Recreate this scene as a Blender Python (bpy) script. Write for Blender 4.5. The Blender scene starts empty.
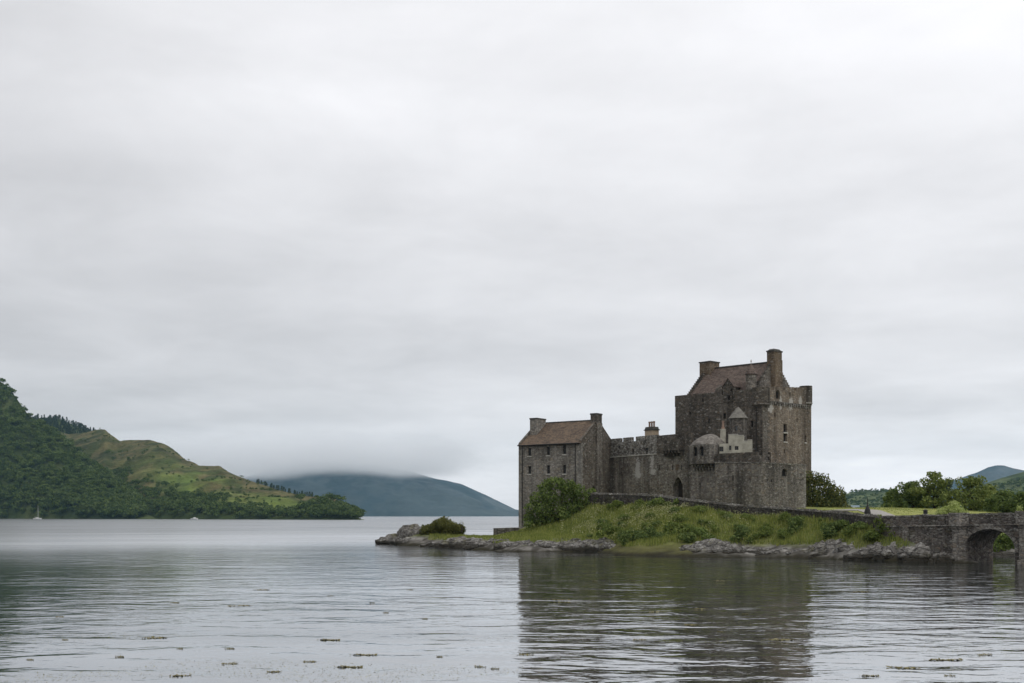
import bpy, bmesh, math, random
import numpy as np
from mathutils import Vector, noise as mnoise
from mathutils.geometry import tessellate_polygon

random.seed(7); rng = np.random.default_rng(7)
scene = bpy.context.scene
COL = scene.collection
F = 1100.0; HY = 515.6; CZ = 5.0          # focal length in pixels, horizon row, eye height above the loch

# ------------------------------------------------------------------ camera
cam_d = bpy.data.cameras.new("camera"); cam = bpy.data.objects.new("camera", cam_d); COL.objects.link(cam)
cam.location = (0, 0, CZ); cam.rotation_euler = (math.radians(90), 0, 0)
cam_d.sensor_width = 36.0; cam_d.lens = 36.0 * F / 1024.0
cam_d.shift_y = (HY - 341.5) / 1024.0
cam_d.clip_start = 0.5; cam_d.clip_end = 40000
scene.camera = cam

# ------------------------------------------------------------------ sky, sun, exposure
SUN_EL, SUN_ROT = math.radians(52), math.radians(150)
world = bpy.data.worlds.new("World"); scene.world = world; world.use_nodes = True
wn = world.node_tree; wn.nodes.clear()
def wnode(t, **kw):
    n = wn.nodes.new(t)
    for k, v in kw.items(): setattr(n, k, v)
    return n
def wmath(op, a, b=None, c=None):
    n = wnode('ShaderNodeMath', operation=op)
    for i, v in enumerate((a, b, c)):
        if v is None: continue
        if isinstance(v, (int, float)): n.inputs[i].default_value = v
        else: wn.links.new(v, n.inputs[i])
    return n.outputs[0]
def build_sky():
    L = wn.links
    sky = wnode('ShaderNodeTexSky', sky_type='NISHITA'); sky.sun_disc = False
    sky.sun_elevation = SUN_EL; sky.sun_rotation = SUN_ROT
    tc = wnode('ShaderNodeTexCoord')
    sp = wnode('ShaderNodeSeparateXYZ'); L.new(tc.outputs['Generated'], sp.inputs[0])
    z = wmath('MAXIMUM', sp.outputs[2], 0.0)
    zz = wmath('ADD', z, 0.16)
    px = wmath('DIVIDE', sp.outputs[0], zz); py = wmath('DIVIDE', sp.outputs[1], zz)
    cb = wnode('ShaderNodeCombineXYZ'); L.new(px, cb.inputs[0]); L.new(py, cb.inputs[1]); cb.inputs[2].default_value = 1.7
    def noise(vec, scale, detail, rough, dist=0.0):
        n = wnode('ShaderNodeTexNoise'); n.inputs['Scale'].default_value = scale; n.inputs['Detail'].default_value = detail
        n.inputs['Roughness'].default_value = rough; n.inputs['Distortion'].default_value = dist; L.new(vec, n.inputs['Vector'])
        return n.outputs[0]
    n1 = noise(cb.outputs[0], 0.85, 5, 0.5, 0.25)
    n2 = noise(cb.outputs[0], 2.3, 6, 0.55, 0.3)
    # long flat bands low down
    mp = wnode('ShaderNodeMapping'); mp.inputs['Scale'].default_value = (1.5, 1.5, 13.0); L.new(tc.outputs['Generated'], mp.inputs[0])
    n3 = noise(mp.outputs[0], 1.6, 5, 0.5, 0.3)
    ramp = wnode('ShaderNodeValToRGB'); L.new(z, ramp.inputs[0])
    cr = ramp.color_ramp
    stops = [(0.0, .90), (0.025, .96), (0.045, .88), (0.075, .76), (0.15, .76), (0.24, .815), (0.33, .89), (0.42, .96), (1.0, 1.0)]
    while len(cr.elements) < len(stops): cr.elements.new(0.5)
    for e, (p, v) in zip(cr.elements, stops):
        e.position = p; e.color = (v * .990, v * .986, v * 1.006, 1)
    d1 = wmath('MULTIPLY', wmath('SUBTRACT', n1, 0.5), 0.40)
    d2 = wmath('MULTIPLY', wmath('SUBTRACT', n2, 0.5), 0.40)
    low = wmath('SUBTRACT', 1.0, wmath('MINIMUM', wmath('MULTIPLY', z, 4.0), 0.75))
    d3 = wmath('MULTIPLY', wmath('MULTIPLY', wmath('SUBTRACT', n3, 0.5), 0.62), low)
    mod = wmath('ADD', wmath('ADD', wmath('ADD', d1, d2), d3), wmath('ADD', 1.0, wmath('MULTIPLY', sp.outputs[0], 0.32)))
    mod = wmath('MULTIPLY', mod, 10.0)                       # with strength 0.1 below
    vm = wnode('ShaderNodeVectorMath', operation='SCALE'); L.new(ramp.outputs[0], vm.inputs[0]); L.new(mod, vm.inputs['Scale'])
    mix = wnode('ShaderNodeMix', data_type='RGBA'); mix.inputs[0].default_value = 0.95
    L.new(sky.outputs[0], mix.inputs[6]); L.new(vm.outputs[0], mix.inputs[7])
    bg = wnode('ShaderNodeBackground'); bg.inputs[1].default_value = 0.1; L.new(mix.outputs[2], bg.inputs[0])
    out = wnode('ShaderNodeOutputWorld'); L.new(bg.outputs[0], out.inputs[0])
build_sky()

sd = bpy.data.lights.new("sun", 'SUN'); sd.energy = 0.55; sd.angle = math.radians(35); sd.color = (1.0, .97, .92)
sun = bpy.data.objects.new("sun", sd); COL.objects.link(sun)
to_sun = Vector((math.sin(SUN_ROT) * math.cos(SUN_EL), math.cos(SUN_ROT) * math.cos(SUN_EL), math.sin(SUN_EL)))
sun.rotation_euler = to_sun.to_track_quat('Z', 'Y').to_euler(); sun.location = (20, -30, 60)

scene.view_settings.view_transform = 'Standard'; scene.view_settings.look = 'None'
scene.view_settings.exposure = 0.0; scene.view_settings.gamma = 1.0; scene.view_settings.use_curve_mapping = False
cy = scene.cycles
cy.use_denoising = True; cy.max_bounces = 28; cy.diffuse_bounces = 3; cy.glossy_bounces = 3; cy.transmission_bounces = 3
cy.volume_bounces = 24; cy.transparent_max_bounces = 8; cy.caustics_reflective = False; cy.caustics_refractive = False

# ------------------------------------------------------------------ helpers
def W(px, py, Y): return Vector(((px - 512) * Y / F, Y, CZ + (HY - py) * Y / F))
def XY(px, Y): return ((px - 512) * Y / F, Y)
def ZY(py, Y): return CZ + (HY - py) * Y / F

class MB:
    """collects polygons for ONE mesh, in world coordinates"""
    def __init__(s): s.v = []; s.f = []; s.m = []
    def add(s, vs, fs, mi=0):
        b = len(s.v); s.v += [tuple(map(float, p)) for p in vs]; s.f += [tuple(i + b for i in f) for f in fs]; s.m += [mi] * len(fs)
    def prism(s, poly, z0, z1, cap=True, bottom=False, mi=0, top_poly=None):
        n = len(poly); z0 = z0 if hasattr(z0, '__len__') else [z0] * n; z1 = z1 if hasattr(z1, '__len__') else [z1] * n
        tp = top_poly or poly
        vs = [(p[0], p[1], z0[i]) for i, p in enumerate(poly)] + [(p[0], p[1], z1[i]) for i, p in enumerate(tp)]
        fs = [(i, (i + 1) % n, n + (i + 1) % n, n + i) for i in range(n)]
        if cap: fs.append(tuple(range(n, 2 * n)))
        if bottom: fs.append(tuple(range(n - 1, -1, -1)))
        s.add(vs, fs, mi)
    def obox(s, c, u, hu, hv, z0, z1, mi=0, taper=0.0):
        """box at c=(x,y), half length hu along unit vector u, half width hv across"""
        ux, uy = u; vx, vy = -uy, ux
        q = lambda a, b: (c[0] + ux * a + vx * b, c[1] + uy * a + vy * b)
        base = [q(-hu, -hv), q(hu, -hv), q(hu, hv), q(-hu, hv)]
        k = 1 - taper
        top = [q(-hu * k, -hv * k), q(hu * k, -hv * k), q(hu * k, hv * k), q(-hu * k, hv * k)]
        s.prism(base, z0, z1, True, True, mi, top)
    def lathe(s, c, prof, n=20, mi=0):
        vs = []; fs = []
        for r, z in prof:
            for k in range(n):
                a = 2 * math.pi * k / n; vs.append((c[0] + r * math.cos(a), c[1] + r * math.sin(a), z))
        for j in range(len(prof) - 1):
            for k in range(n):
                k2 = (k + 1) % n; fs.append((j * n + k, j * n + k2, (j + 1) * n + k2, (j + 1) * n + k))
        fs.append(tuple(range((len(prof) - 1) * n, len(prof) * n)))
        s.add(vs, fs, mi)
    def tube(s, pts, rads, n=7, mi=0):
        vs = []; fs = []
        for i, (p, r) in enumerate(zip(pts, rads)):
            p = Vector(p); a = Vector(pts[min(i + 1, len(pts) - 1)]) - Vector(pts[max(i - 1, 0)])
            a.normalize(); x = a.orthogonal().normalized(); y = a.cross(x)
            for k in range(n):
                t = 2 * math.pi * k / n; vs.append(p + (x * math.cos(t) + y * math.sin(t)) * r)
        for i in range(len(pts) - 1):
            for k in range(n):
                k2 = (k + 1) % n; fs.append((i * n + k, i * n + k2, (i + 1) * n + k2, (i + 1) * n + k))
        fs.append(tuple(range((len(pts) - 1) * n, len(pts) * n))); fs.append(tuple(range(n - 1, -1, -1)))
        s.add(vs, fs, mi)
    def panel(s, A, B, outline, holes=(), depth=0.5, thick=None, mi=0, off=0.0):
        """upright wall face from A towards B, outline and holes as (u, z); outward side is right of A->B"""
        A = Vector(A[:2]); B = Vector(B[:2]); d = (B - A).normalized(); n = Vector((d.y, -d.x)); A = A + n * off
        P = lambda q, back=0.0: (A.x + d.x * q[0] - n.x * back, A.y + d.y * q[0] - n.y * back, q[1])
        loops = [outline] + list(holes); flat = [q for l in loops for q in l]
        tris = tessellate_polygon([[Vector((q[0], q[1], 0)) for q in l] for l in loops])
        out = []
        for t in tris:
            a, b, c = (flat[i] for i in t)
            ar = (b[0] - a[0]) * (c[1] - a[1]) - (b[1] - a[1]) * (c[0] - a[0])
            if abs(ar) > 1e-9: out.append(t if ar > 0 else t[::-1])
        s.add([P(q) for q in flat], out, mi)
        for h in holes:
            k = len(h); s.add([P(q) for q in h] + [P(q, depth) for q in h], [(i, (i + 1) % k, k + (i + 1) % k, k + i) for i in range(k)], mi)
        if thick:
            s.add([P(q, thick) for q in flat], [t[::-1] for t in out], mi)
            k = len(outline); s.add([P(q) for q in outline] + [P(q, thick) for q in outline], [(i, (i + 1) % k, k + (i + 1) % k, k + i) for i in range(k)], mi)
    def cards(s, P, N, size, mi=0, aspect=1.0):
        """leaf quads: centres P (n,3), normals N, sizes (n,)"""
        if not hasattr(s, 'np'): s.np = []
        s.np.append((P, N, size, aspect, mi))

def cards_np(P, N, size, aspect):
    n = len(P); N = N / (np.linalg.norm(N, axis=1, keepdims=True) + 1e-9)
    R = rng.normal(size=(n, 3)); U = np.cross(N, R); U /= np.linalg.norm(U, axis=1, keepdims=True) + 1e-9; V = np.cross(N, U)
    sz = size[:, None] * 0.5
    U = U * sz; V = V * sz * aspect
    v = np.stack([P - U, P + V * .9, P + U, P - V * .9], axis=1).reshape(-1, 3)
    return v

def origin_of(o):
    return Vector(o["_org"]) if o is not None and "_org" in o else Vector((0, 0, 0))

def mesh_from(name, verts, faces, mats, org, mi=None, smooth=False):
    me = bpy.data.meshes.new(name)
    verts = np.asarray(verts, dtype=np.float64) - np.array(org)
    if isinstance(faces, np.ndarray):
        k = faces.shape[1]; n = len(faces)
        me.vertices.add(len(verts)); me.vertices.foreach_set("co", verts.astype(np.float32).ravel())
        me.loops.add(n * k); me.loops.foreach_set("vertex_index", faces.astype(np.int32).ravel())
        me.polygons.add(n); me.polygons.foreach_set("loop_start", np.arange(0, n * k, k, dtype=np.int32))
        me.update(calc_edges=True)
    else:
        me.from_pydata([tuple(v) for v in verts], [], faces)
    for m in (mats if isinstance(mats, (list, tuple)) else [mats]): me.materials.append(m)
    if mi is not None and any(mi): me.polygons.foreach_set("material_index", np.asarray(mi, dtype=np.int32))
    if smooth: me.polygons.foreach_set("use_smooth", np.ones(len(me.polygons), dtype=bool))
    me.update()
    return me

def tag(o, label=None, cat=None, group=None, kind=None):
    if label: o["label"] = label
    if cat: o["category"] = cat
    if group: o["group"] = group
    if kind: o["kind"] = kind
    return o

def thing(name, org, label, cat, group=None):
    o = bpy.data.objects.new(name, None); COL.objects.link(o); o.location = org; o.empty_display_size = 0.5
    o["_org"] = tuple(org); return tag(o, label, cat, group)

def place(name, me, parent=None, org=(0, 0, 0)):
    o = bpy.data.objects.new(name, me); COL.objects.link(o)
    if parent is not None: o.parent = parent
    else: o.location = org
    o["_org"] = tuple(org)
    return o

def obj(name, mb, mats, parent=None, org=None, smooth=False):
    if org is None: org = origin_of(parent)
    return place(name, mesh_from(name, mb.v, mb.f, mats, org, mb.m, smooth), parent, org)

def fbm(x, y, seed=0, octs=4, lac=2.0, gain=0.5):
    """vectorised value noise, about -1..1"""
    x = np.asarray(x, float); y = np.asarray(y, float); out = np.zeros(np.broadcast(x, y).shape); amp = 1.0; tot = 0
    for o in range(octs):
        xi = np.floor(x).astype(np.int64); yi = np.floor(y).astype(np.int64); xf = x - xi; yf = y - yi
        def h(a, b):
            n = (a * 374761393 + b * 668265263 + (seed + o * 17) * 974711) & 0x7fffffff
            n = ((n ^ (n >> 13)) * 1274126177) & 0x7fffffff
            return ((n ^ (n >> 16)) & 0xffff) / 32767.5 - 1
        u = xf * xf * (3 - 2 * xf); v = yf * yf * (3 - 2 * yf)
        out = out + amp * ((h(xi, yi) * (1 - u) + h(xi + 1, yi) * u) * (1 - v) + (h(xi, yi + 1) * (1 - u) + h(xi + 1, yi + 1) * u) * v)
        tot += amp; amp *= gain; x = x * lac + 11.3; y = y * lac + 5.7
    return out / tot

# ------------------------------------------------------------------ materials
class NT:
    def __init__(s, name):
        s.m = bpy.data.materials.new(name); s.m.use_nodes = True; s.t = s.m.node_tree; s.t.nodes.clear(); s.L = s.t.links
        s.out = s.t.nodes.new('ShaderNodeOutputMaterial')
    def n(s, t, **kw):
        x = s.t.nodes.new(t)
        for k, v in kw.items(): setattr(x, k, v)
        return x
    def put(s, sock, v):
        if v is None: return
        if hasattr(v, 'is_output'): s.L.new(v, sock)
        else: sock.default_value = v
    def math(s, op, a, b=None, c=None, clamp=False):
        n = s.n('ShaderNodeMath', operation=op); n.use_clamp = clamp
        for i, v in enumerate((a, b, c)): s.put(n.inputs[i], v)
        return n.outputs[0]
    def coord(s, kind='Object', scale=(1, 1, 1), rot=(0, 0, 0)):
        if kind == 'Position': o = s.n('ShaderNodeNewGeometry').outputs['Position']
        else: o = s.n('ShaderNodeTexCoord').outputs[kind]
        mp = s.n('ShaderNodeMapping'); mp.inputs['Scale'].default_value = scale; mp.inputs['Rotation'].default_value = rot; s.L.new(o, mp.inputs[0])
        return mp.outputs[0]
    def noise(s, vec, scale=1, detail=4, rough=0.5, dist=0):
        n = s.n('ShaderNodeTexNoise'); s.put(n.inputs['Vector'], vec); n.inputs['Scale'].default_value = scale; n.inputs['Detail'].default_value = detail
        n.inputs['Roughness'].default_value = rough; n.inputs['Distortion'].default_value = dist
        return n.outputs[0]
    def ramp(s, v, stops, interp='LINEAR'):
        n = s.n('ShaderNodeValToRGB'); s.L.new(v, n.inputs[0]); cr = n.color_ramp; cr.interpolation = interp
        while len(cr.elements) < len(stops): cr.elements.new(0.5)
        for e, (p, c) in zip(cr.elements, stops):
            e.position = p; e.color = (c, c, c, 1) if isinstance(c, (int, float)) else (*c, 1)
        return n.outputs[0]
    def mix(s, f, a, b, mode='MIX'):
        n = s.n('ShaderNodeMix', data_type='RGBA', blend_type=mode); s.put(n.inputs[0], f)
        for i, v in ((6, a), (7, b)):
            if isinstance(v, (tuple, list)): v = (*v, 1) if len(v) == 3 else v
            s.put(n.inputs[i], v)
        return n.outputs[2]
    def bump(s, h, strength=0.5, dist=0.1, normal=None):
        n = s.n('ShaderNodeBump'); n.inputs['Strength'].default_value = strength; n.inputs['Distance'].default_value = dist
        s.L.new(h, n.inputs['Height'])
        if normal is not None: s.L.new(normal, n.inputs['Normal'])
        return n.outputs[0]
    def bsdf(s, color, rough=0.9, normal=None, spec=0.3, metallic=0.0):
        b = s.n('ShaderNodeBsdfPrincipled')
        if isinstance(color, (tuple, list)): color = (*color, 1)
        s.put(b.inputs['Base Color'], color); s.put(b.inputs['Roughness'], rough); b.inputs['Specular IOR Level'].default_value = spec
        b.inputs['Metallic'].default_value = metallic
        if normal is not None: s.L.new(normal, b.inputs['Normal'])
        return b.outputs[0]
    def done(s, shader): s.L.new(shader, s.out.inputs[0]); return s.m

def stone(name, dark, mid, light, lichen=0.2, lichen_col=(.42, .41, .37), streak=0.6, stone_scale=1.9, seed=0.0, moss=0.0, spots=()):
    t = NT(name)
    co = t.coord('Object', (1, 1, 1.7))
    jit = t.n('ShaderNodeVectorMath', operation='ADD'); t.L.new(co, jit.inputs[0]); jit.inputs[1].default_value = (seed * 13.1, seed * 7.7, seed * 3.3)
    co = jit.outputs[0]
    v = t.n('ShaderNodeTexVoronoi'); v.inputs['Scale'].default_value = stone_scale * 1.25; v.inputs['Randomness'].default_value = 0.9; t.L.new(co, v.inputs['Vector'])
    sep = t.n('ShaderNodeSeparateColor'); t.L.new(v.outputs['Color'], sep.inputs[0])
    big = t.noise(co, 0.20, 6, 0.62); fine = t.noise(co, 4.5, 4, 0.7)
    fac = t.math('ADD', t.math('ADD', t.math('MULTIPLY', sep.outputs[0], 0.34), t.math('MULTIPLY', t.math('SUBTRACT', big, .17), 0.76)), t.math('MULTIPLY', fine, 0.34))
    col = t.ramp(fac, [(0.30, dark), (0.58, mid), (0.88, light)])
    warm = t.ramp(sep.outputs[1], [(0.78, 0.0), (0.95, 1.0)])
    col = t.mix(t.math('MULTIPLY', warm, 0.40), col, tuple(c * k for c, k in zip(light, (1.0, .86, .68))))
    palest = t.ramp(sep.outputs[2], [(0.93, 0.0), (0.98, 1.0)])
    col = t.mix(t.math('MULTIPLY', palest, 0.6), col, (.36, .345, .31))
    ve = t.n('ShaderNodeTexVoronoi', feature='DISTANCE_TO_EDGE'); ve.inputs['Scale'].default_value = stone_scale * 1.25; ve.inputs['Randomness'].default_value = 0.9; t.L.new(co, ve.inputs['Vector'])
    joint = t.ramp(ve.outputs['Distance'], [(0.0, 1.0), (0.09, 0.0)])
    col = t.mix(t.math('MULTIPLY', joint, 0.6), col, tuple(c * .65 for c in dark))
    off = t.n('ShaderNodeVectorMath', operation='ADD'); off.inputs[1].default_value = (seed * 5.3, seed * 2.9, 0)
    t.L.new(t.coord('Object', (0.42, 0.42, 0.035)), off.inputs[0])
    st = t.noise(off.outputs[0], 1.0, 5, 0.62, 0.15)
    col = t.mix(t.math('MULTIPLY', t.ramp(st, [(0.47, 0.0), (0.64, 1.0)]), streak), col, tuple(c * .45 for c in dark))
    off2 = t.n('ShaderNodeVectorMath', operation='ADD'); off2.inputs[1].default_value = (seed * 3.7, seed * 8.1, 4.0)
    t.L.new(t.coord('Object', (1.0, 1.0, 0.10)), off2.inputs[0])
    st2 = t.noise(off2.outputs[0], 1.2, 5, 0.65, 0.2)
    col = t.mix(t.math('MULTIPLY', t.ramp(st2, [(0.54, 0.0), (0.70, 1.0)]), 0.42 + lichen * .4), col, tuple(c * 1.2 for c in light))
    ln = t.noise(co, 2.1, 6, 0.72); ln2 = t.noise(co, 0.35, 3, 0.5)
    lf = t.math('MULTIPLY', t.ramp(ln, [(0.60 - lichen * .14, 0.0), (0.67 - lichen * .12, 1.0)]), t.ramp(ln2, [(0.40 - lichen * .25, 0.0), (0.62 - lichen * .2, 1.0)]))
    col = t.mix(t.math('MULTIPLY', lf, 0.75), col, lichen_col)
    if moss > 0:
        mn = t.noise(co, 0.6, 5, 0.65)
        col = t.mix(t.math('MULTIPLY', t.ramp(mn, [(0.52, 0), (0.66, 1)]), moss), col, (.07, .075, .025))
    for (c, rx, rz) in spots:                              # limewash runs that stay on the stone
        vs = t.n('ShaderNodeVectorMath', operation='SUBTRACT'); t.L.new(t.n('ShaderNodeNewGeometry').outputs['Position'], vs.inputs[0]); vs.inputs[1].default_value = c
        vm = t.n('ShaderNodeVectorMath', operation='MULTIPLY'); t.L.new(vs.outputs[0], vm.inputs[0]); vm.inputs[1].default_value = (1 / rx, .25, 1 / rz)
        le = t.n('ShaderNodeVectorMath', operation='LENGTH'); t.L.new(vm.outputs[0], le.inputs[0])
        d = t.math('ADD', le.outputs['Value'], t.math('MULTIPLY', t.math('SUBTRACT', ln, .5), 2.6))
        col = t.mix(t.math('MULTIPLY', t.ramp(d, [(0.70, 1.0), (0.95, 0.0)]), .85), col, (.47, .455, .42))
    h = t.math('ADD', t.math('MULTIPLY', t.ramp(ve.outputs['Distance'], [(0, 0), (0.16, 1)]), 0.7), t.math('MULTIPLY', fine, 0.7))
    return t.done(t.bsdf(col, 0.92, t.bump(h, 0.9, 0.10), 0.2))

def slate(name, a, b, c, lichen_col, sc=1.0):
    t = NT(name)
    co = t.coord('Object')
    br = t.n('ShaderNodeTexVoronoi'); br.inputs['Scale'].default_value = 3.0 * sc; t.L.new(t.coord('Object', (1, 1, 1.6)), br.inputs['Vector'])
    sep = t.n('ShaderNodeSeparateColor'); t.L.new(br.outputs['Color'], sep.inputs[0])
    big = t.noise(co, 0.5, 6, 0.65, 0.4)
    col = t.ramp(t.math('ADD', t.math('MULTIPLY', sep.outputs[0], 0.4), t.math('MULTIPLY', big, 0.7)), [(0.25, a), (0.55, b), (0.85, c)])
    ln = t.noise(co, 2.3, 6, 0.7)
    col = t.mix(t.math('MULTIPLY', t.ramp(ln, [(0.56, 0), (0.66, 1)]), 0.55), col, lichen_col)
    w = t.n('ShaderNodeTexWave'); w.wave_type = 'BANDS'; w.bands_direction = 'Z'; w.inputs['Scale'].default_value = 1.0; w.inputs['Distortion'].default_value = 0.6; t.L.new(co, w.inputs['Vector'])
    return t.done(t.bsdf(col, 0.85, t.bump(t.math('ADD', w.outputs['Fac'], sep.outputs[1]), 0.5, 0.05), 0.25))

def leaf(name, cols, trans=0.25, nscale=0.25, wi=.6, wn=.5):
    t = NT(name); g = t.n('ShaderNodeNewGeometry')
    nz = t.noise(t.coord('Position'), nscale, 4, 0.55)
    f = t.math('ADD', t.math('MULTIPLY', g.outputs['Random Per Island'], wi), t.math('MULTIPLY', nz, wn))
    col = t.ramp(f, [(0.15, cols[0]), (0.5, cols[1]), (0.88, cols[2])])
    d = t.bsdf(col, 0.75, None, 0.2)
    tr = t.n('ShaderNodeBsdfTranslucent'); t.L.new(col, tr.inputs[0])
    mx = t.n('ShaderNodeMixShader'); mx.inputs[0].default_value = trans; t.L.new(d, mx.inputs[1]); t.L.new(tr.outputs[0], mx.inputs[2])
    return t.done(mx.outputs[0])

def plain(name, c, rough=0.8, var=0.3, scale=3.0, spec=0.3):
    t = NT(name); n = t.noise(t.coord('Object'), scale, 5, 0.6)
    col = t.mix(t.ramp(n, [(0.3, 0), (0.7, 1)]), tuple(x * (1 - var) for x in c), tuple(min(1, x * (1 + var)) for x in c))
    return t.done(t.bsdf(col, rough, t.bump(n, 0.3, 0.03), spec))

def tinted(name, scale, amp=0.5, bump=0.5, bdist=0.3, rough=0.95, attr="tint"):
    """base colour from a per-vertex cover map (turf, heather, rock, mud, far haze tint) broken up by noise"""
    t = NT(name); a = t.n('ShaderNodeAttribute', attribute_name=attr)
    co = t.coord('Position'); n = t.noise(co, scale, 7, 0.65); n2 = t.noise(co, scale * 6.3, 5, 0.6)
    k = t.math('ADD', t.math('MULTIPLY', t.ramp(n, [(0.3, 0.0), (0.7, 1.0)]), amp), t.math('MULTIPLY', n2, amp * .7))
    k = t.math('ADD', k, 1 - amp * .85)
    vm = t.n('ShaderNodeVectorMath', operation='SCALE'); t.L.new(a.outputs['Color'], vm.inputs[0]); t.L.new(k, vm.inputs['Scale'])
    return t.done(t.bsdf(vm.outputs[0], rough, t.bump(t.math('ADD', n, t.math('MULTIPLY', n2, .4)), bump, bdist), 0.1))

def rock_mat(name):
    t = NT(name); co = t.coord('Position')
    n = t.noise(co, 0.9, 8, 0.7, 0.3); n2 = t.noise(co, 3.2, 6, 0.7)
    col = t.ramp(n, [(0.3, (.06, .054, .047)), (0.52, (.16, .15, .135)), (0.72, (.42, .405, .375))])
    col = t.mix(t.math('MULTIPLY', t.ramp(n2, [(0.5, 0), (0.64, 1)]), .6), col, (.46, .45, .42))
    crack = t.n('ShaderNodeTexVoronoi', feature='DISTANCE_TO_EDGE'); crack.inputs['Scale'].default_value = 0.75
    t.L.new(t.n('ShaderNodeVectorMath', operation='ADD').outputs[0], crack.inputs['Vector'])
    va = crack.inputs['Vector'].links[0].from_node; t.L.new(t.coord('Position', (1, 1, 2.2), (0.3, 0.5, 0)), va.inputs[0])
    nv = t.n('ShaderNodeTexNoise'); nv.inputs['Scale'].default_value = 1.2; t.L.new(co, nv.inputs['Vector']); t.L.new(nv.outputs['Color'], va.inputs[1])
    cf = t.ramp(crack.outputs['Distance'], [(0.0, 1.0), (0.06, 0.0)])
    col = t.mix(t.math('MULTIPLY', cf, 0.7), col, (.05, .045, .04))
    yl = t.noise(co, 0.5, 5, 0.6)
    col = t.mix(t.math('MULTIPLY', t.ramp(yl, [(0.55, 0), (0.68, 1)]), .5), col, (.16, .15, .05))
    # tide zone: black weed and wet rock up to the high-water mark
    sp = t.n('ShaderNodeSeparateXYZ'); t.L.new(t.n('ShaderNodeNewGeometry').outputs['Position'], sp.inputs[0])
    zz = t.math('ADD', sp.outputs[2], t.math('MULTIPLY', t.math('SUBTRACT', n, 0.5), 1.5))
    tide = t.ramp(t.math('DIVIDE', zz, 2.0), [(0.26, 1.0), (0.42, 0.0)])
    col = t.mix(tide, col, (.035, .030, .020))
    h = t.math('ADD', n, t.math('MULTIPLY', t.math('SUBTRACT', 1.0, cf), 0.5))
    return t.done(t.bsdf(col, t.math('SUBTRACT', 0.92, t.math('MULTIPLY', tide, 0.35)), t.bump(h, 0.9, 0.35), 0.3))

def water_mat():
    t = NT("loch_water")
    a = t.noise(t.coord('Position', (0.55, 1.0, 1.0), (0, 0, 0.10)), 0.40, 3, 0.45, 0.7)
    b = t.noise(t.coord('Position', (0.65, 1.0, 1.0), (0, 0, -0.12)), 1.3, 3, 0.5, 0.6)
    c = t.noise(t.coord('Position', (0.6, 1.0, 1.0)), 4.0, 3, 0.5)
    gust = t.noise(t.coord('Position', (0.3, 1.0, 1.0)), 0.030, 3, 0.5)
    gf = t.ramp(gust, [(0.35, 0.5), (0.65, 1.45)])
    h = t.math('ADD', t.math('MULTIPLY', a, 0.105), t.math('ADD', t.math('MULTIPLY', b, 0.026), t.math('MULTIPLY', c, 0.0045)))
    h = t.math('MULTIPLY', h, gf)
    # sheltered behind the island, choppier out on the open loch
    sp = t.n('ShaderNodeSeparateXYZ'); t.L.new(t.n('ShaderNodeNewGeometry').outputs['Position'], sp.inputs[0])
    dx = t.math('MULTIPLY', t.math('SUBTRACT', sp.outputs[0], 35.0), 1.15); dy = t.math('SUBTRACT', sp.outputs[1], 85.0)
    dist = t.math('SQRT', t.math('ADD', t.math('MULTIPLY', dx, dx), t.math('MULTIPLY', dy, dy)))
    op = t.n('ShaderNodeMapRange'); op.inputs['From Min'].default_value = 55; op.inputs['From Max'].default_value = 260; op.inputs['To Min'].default_value = 1.0; op.inputs['To Max'].default_value = 1.5; t.L.new(dist, op.inputs['Value'])
    lee = t.n('ShaderNodeMapRange'); lee.inputs['From Min'].default_value = -16; lee.inputs['From Max'].default_value = 6; lee.inputs['To Min'].default_value = 0.62; lee.inputs['To Max'].default_value = 1.12; t.L.new(sp.outputs[0], lee.inputs['Value'])
    h = t.math('MULTIPLY', t.math('MULTIPLY', h, op.outputs[0]), lee.outputs[0])
    rg = t.n('ShaderNodeMapRange'); rg.inputs['From Min'].default_value = 58; rg.inputs['From Max'].default_value = 165; rg.inputs['To Min'].default_value = 0.03; rg.inputs['To Max'].default_value = 0.22; t.L.new(dist, rg.inputs['Value'])
    bn = t.bump(h, 1.0, 1.0)
    body = t.n('ShaderNodeBsdfDiffuse'); body.inputs[0].default_value = (.022, .026, .020, 1)
    gl = t.n('ShaderNodeBsdfGlossy', distribution='MULTI_GGX'); t.L.new(rg.outputs[0], gl.inputs['Roughness']); gl.inputs[0].default_value = (.97, .98, 1.0, 1); t.L.new(bn, gl.inputs['Normal'])
    fr = t.n('ShaderNodeFresnel'); fr.inputs[0].default_value = 1.36; t.L.new(bn, fr.inputs['Normal'])
    chop = t.n('ShaderNodeMapRange'); chop.inputs['From Min'].default_value = 140; chop.inputs['From Max'].default_value = 330; chop.inputs['To Min'].default_value = 1.0; chop.inputs['To Max'].default_value = 0.70; t.L.new(dist, chop.inputs['Value'])
    paw = t.noise(t.coord('Position', (0.012, 0.05, 1.0), (0, 0, 0.04)), 1.0, 5, 0.6, 0.4)
    pawf = t.math('ADD', t.math('MULTIPLY', t.ramp(paw, [(0.35, 0.0), (0.65, 1.0)]), 0.20), 0.86)
    mx = t.n('ShaderNodeMixShader'); t.L.new(t.math('MULTIPLY', t.math('MULTIPLY', t.math('ADD', t.math('MULTIPLY', fr.outputs[0], 0.30), 0.62, clamp=True), chop.outputs[0]), pawf, clamp=True), mx.inputs[0])
    t.L.new(body.outputs[0], mx.inputs[1]); t.L.new(gl.outputs[0], mx.inputs[2])
    return t.done(mx.outputs[0])

def volume_mat(name, color, density):
    t = NT(name); v = t.n('ShaderNodeVolumePrincipled'); v.inputs['Color'].default_value = (*color, 1); v.inputs['Density'].default_value = density
    v.inputs['Anisotropy'].default_value = 0.0
    t.L.new(v.outputs[0], t.out.inputs['Volume']); return t.m

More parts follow.
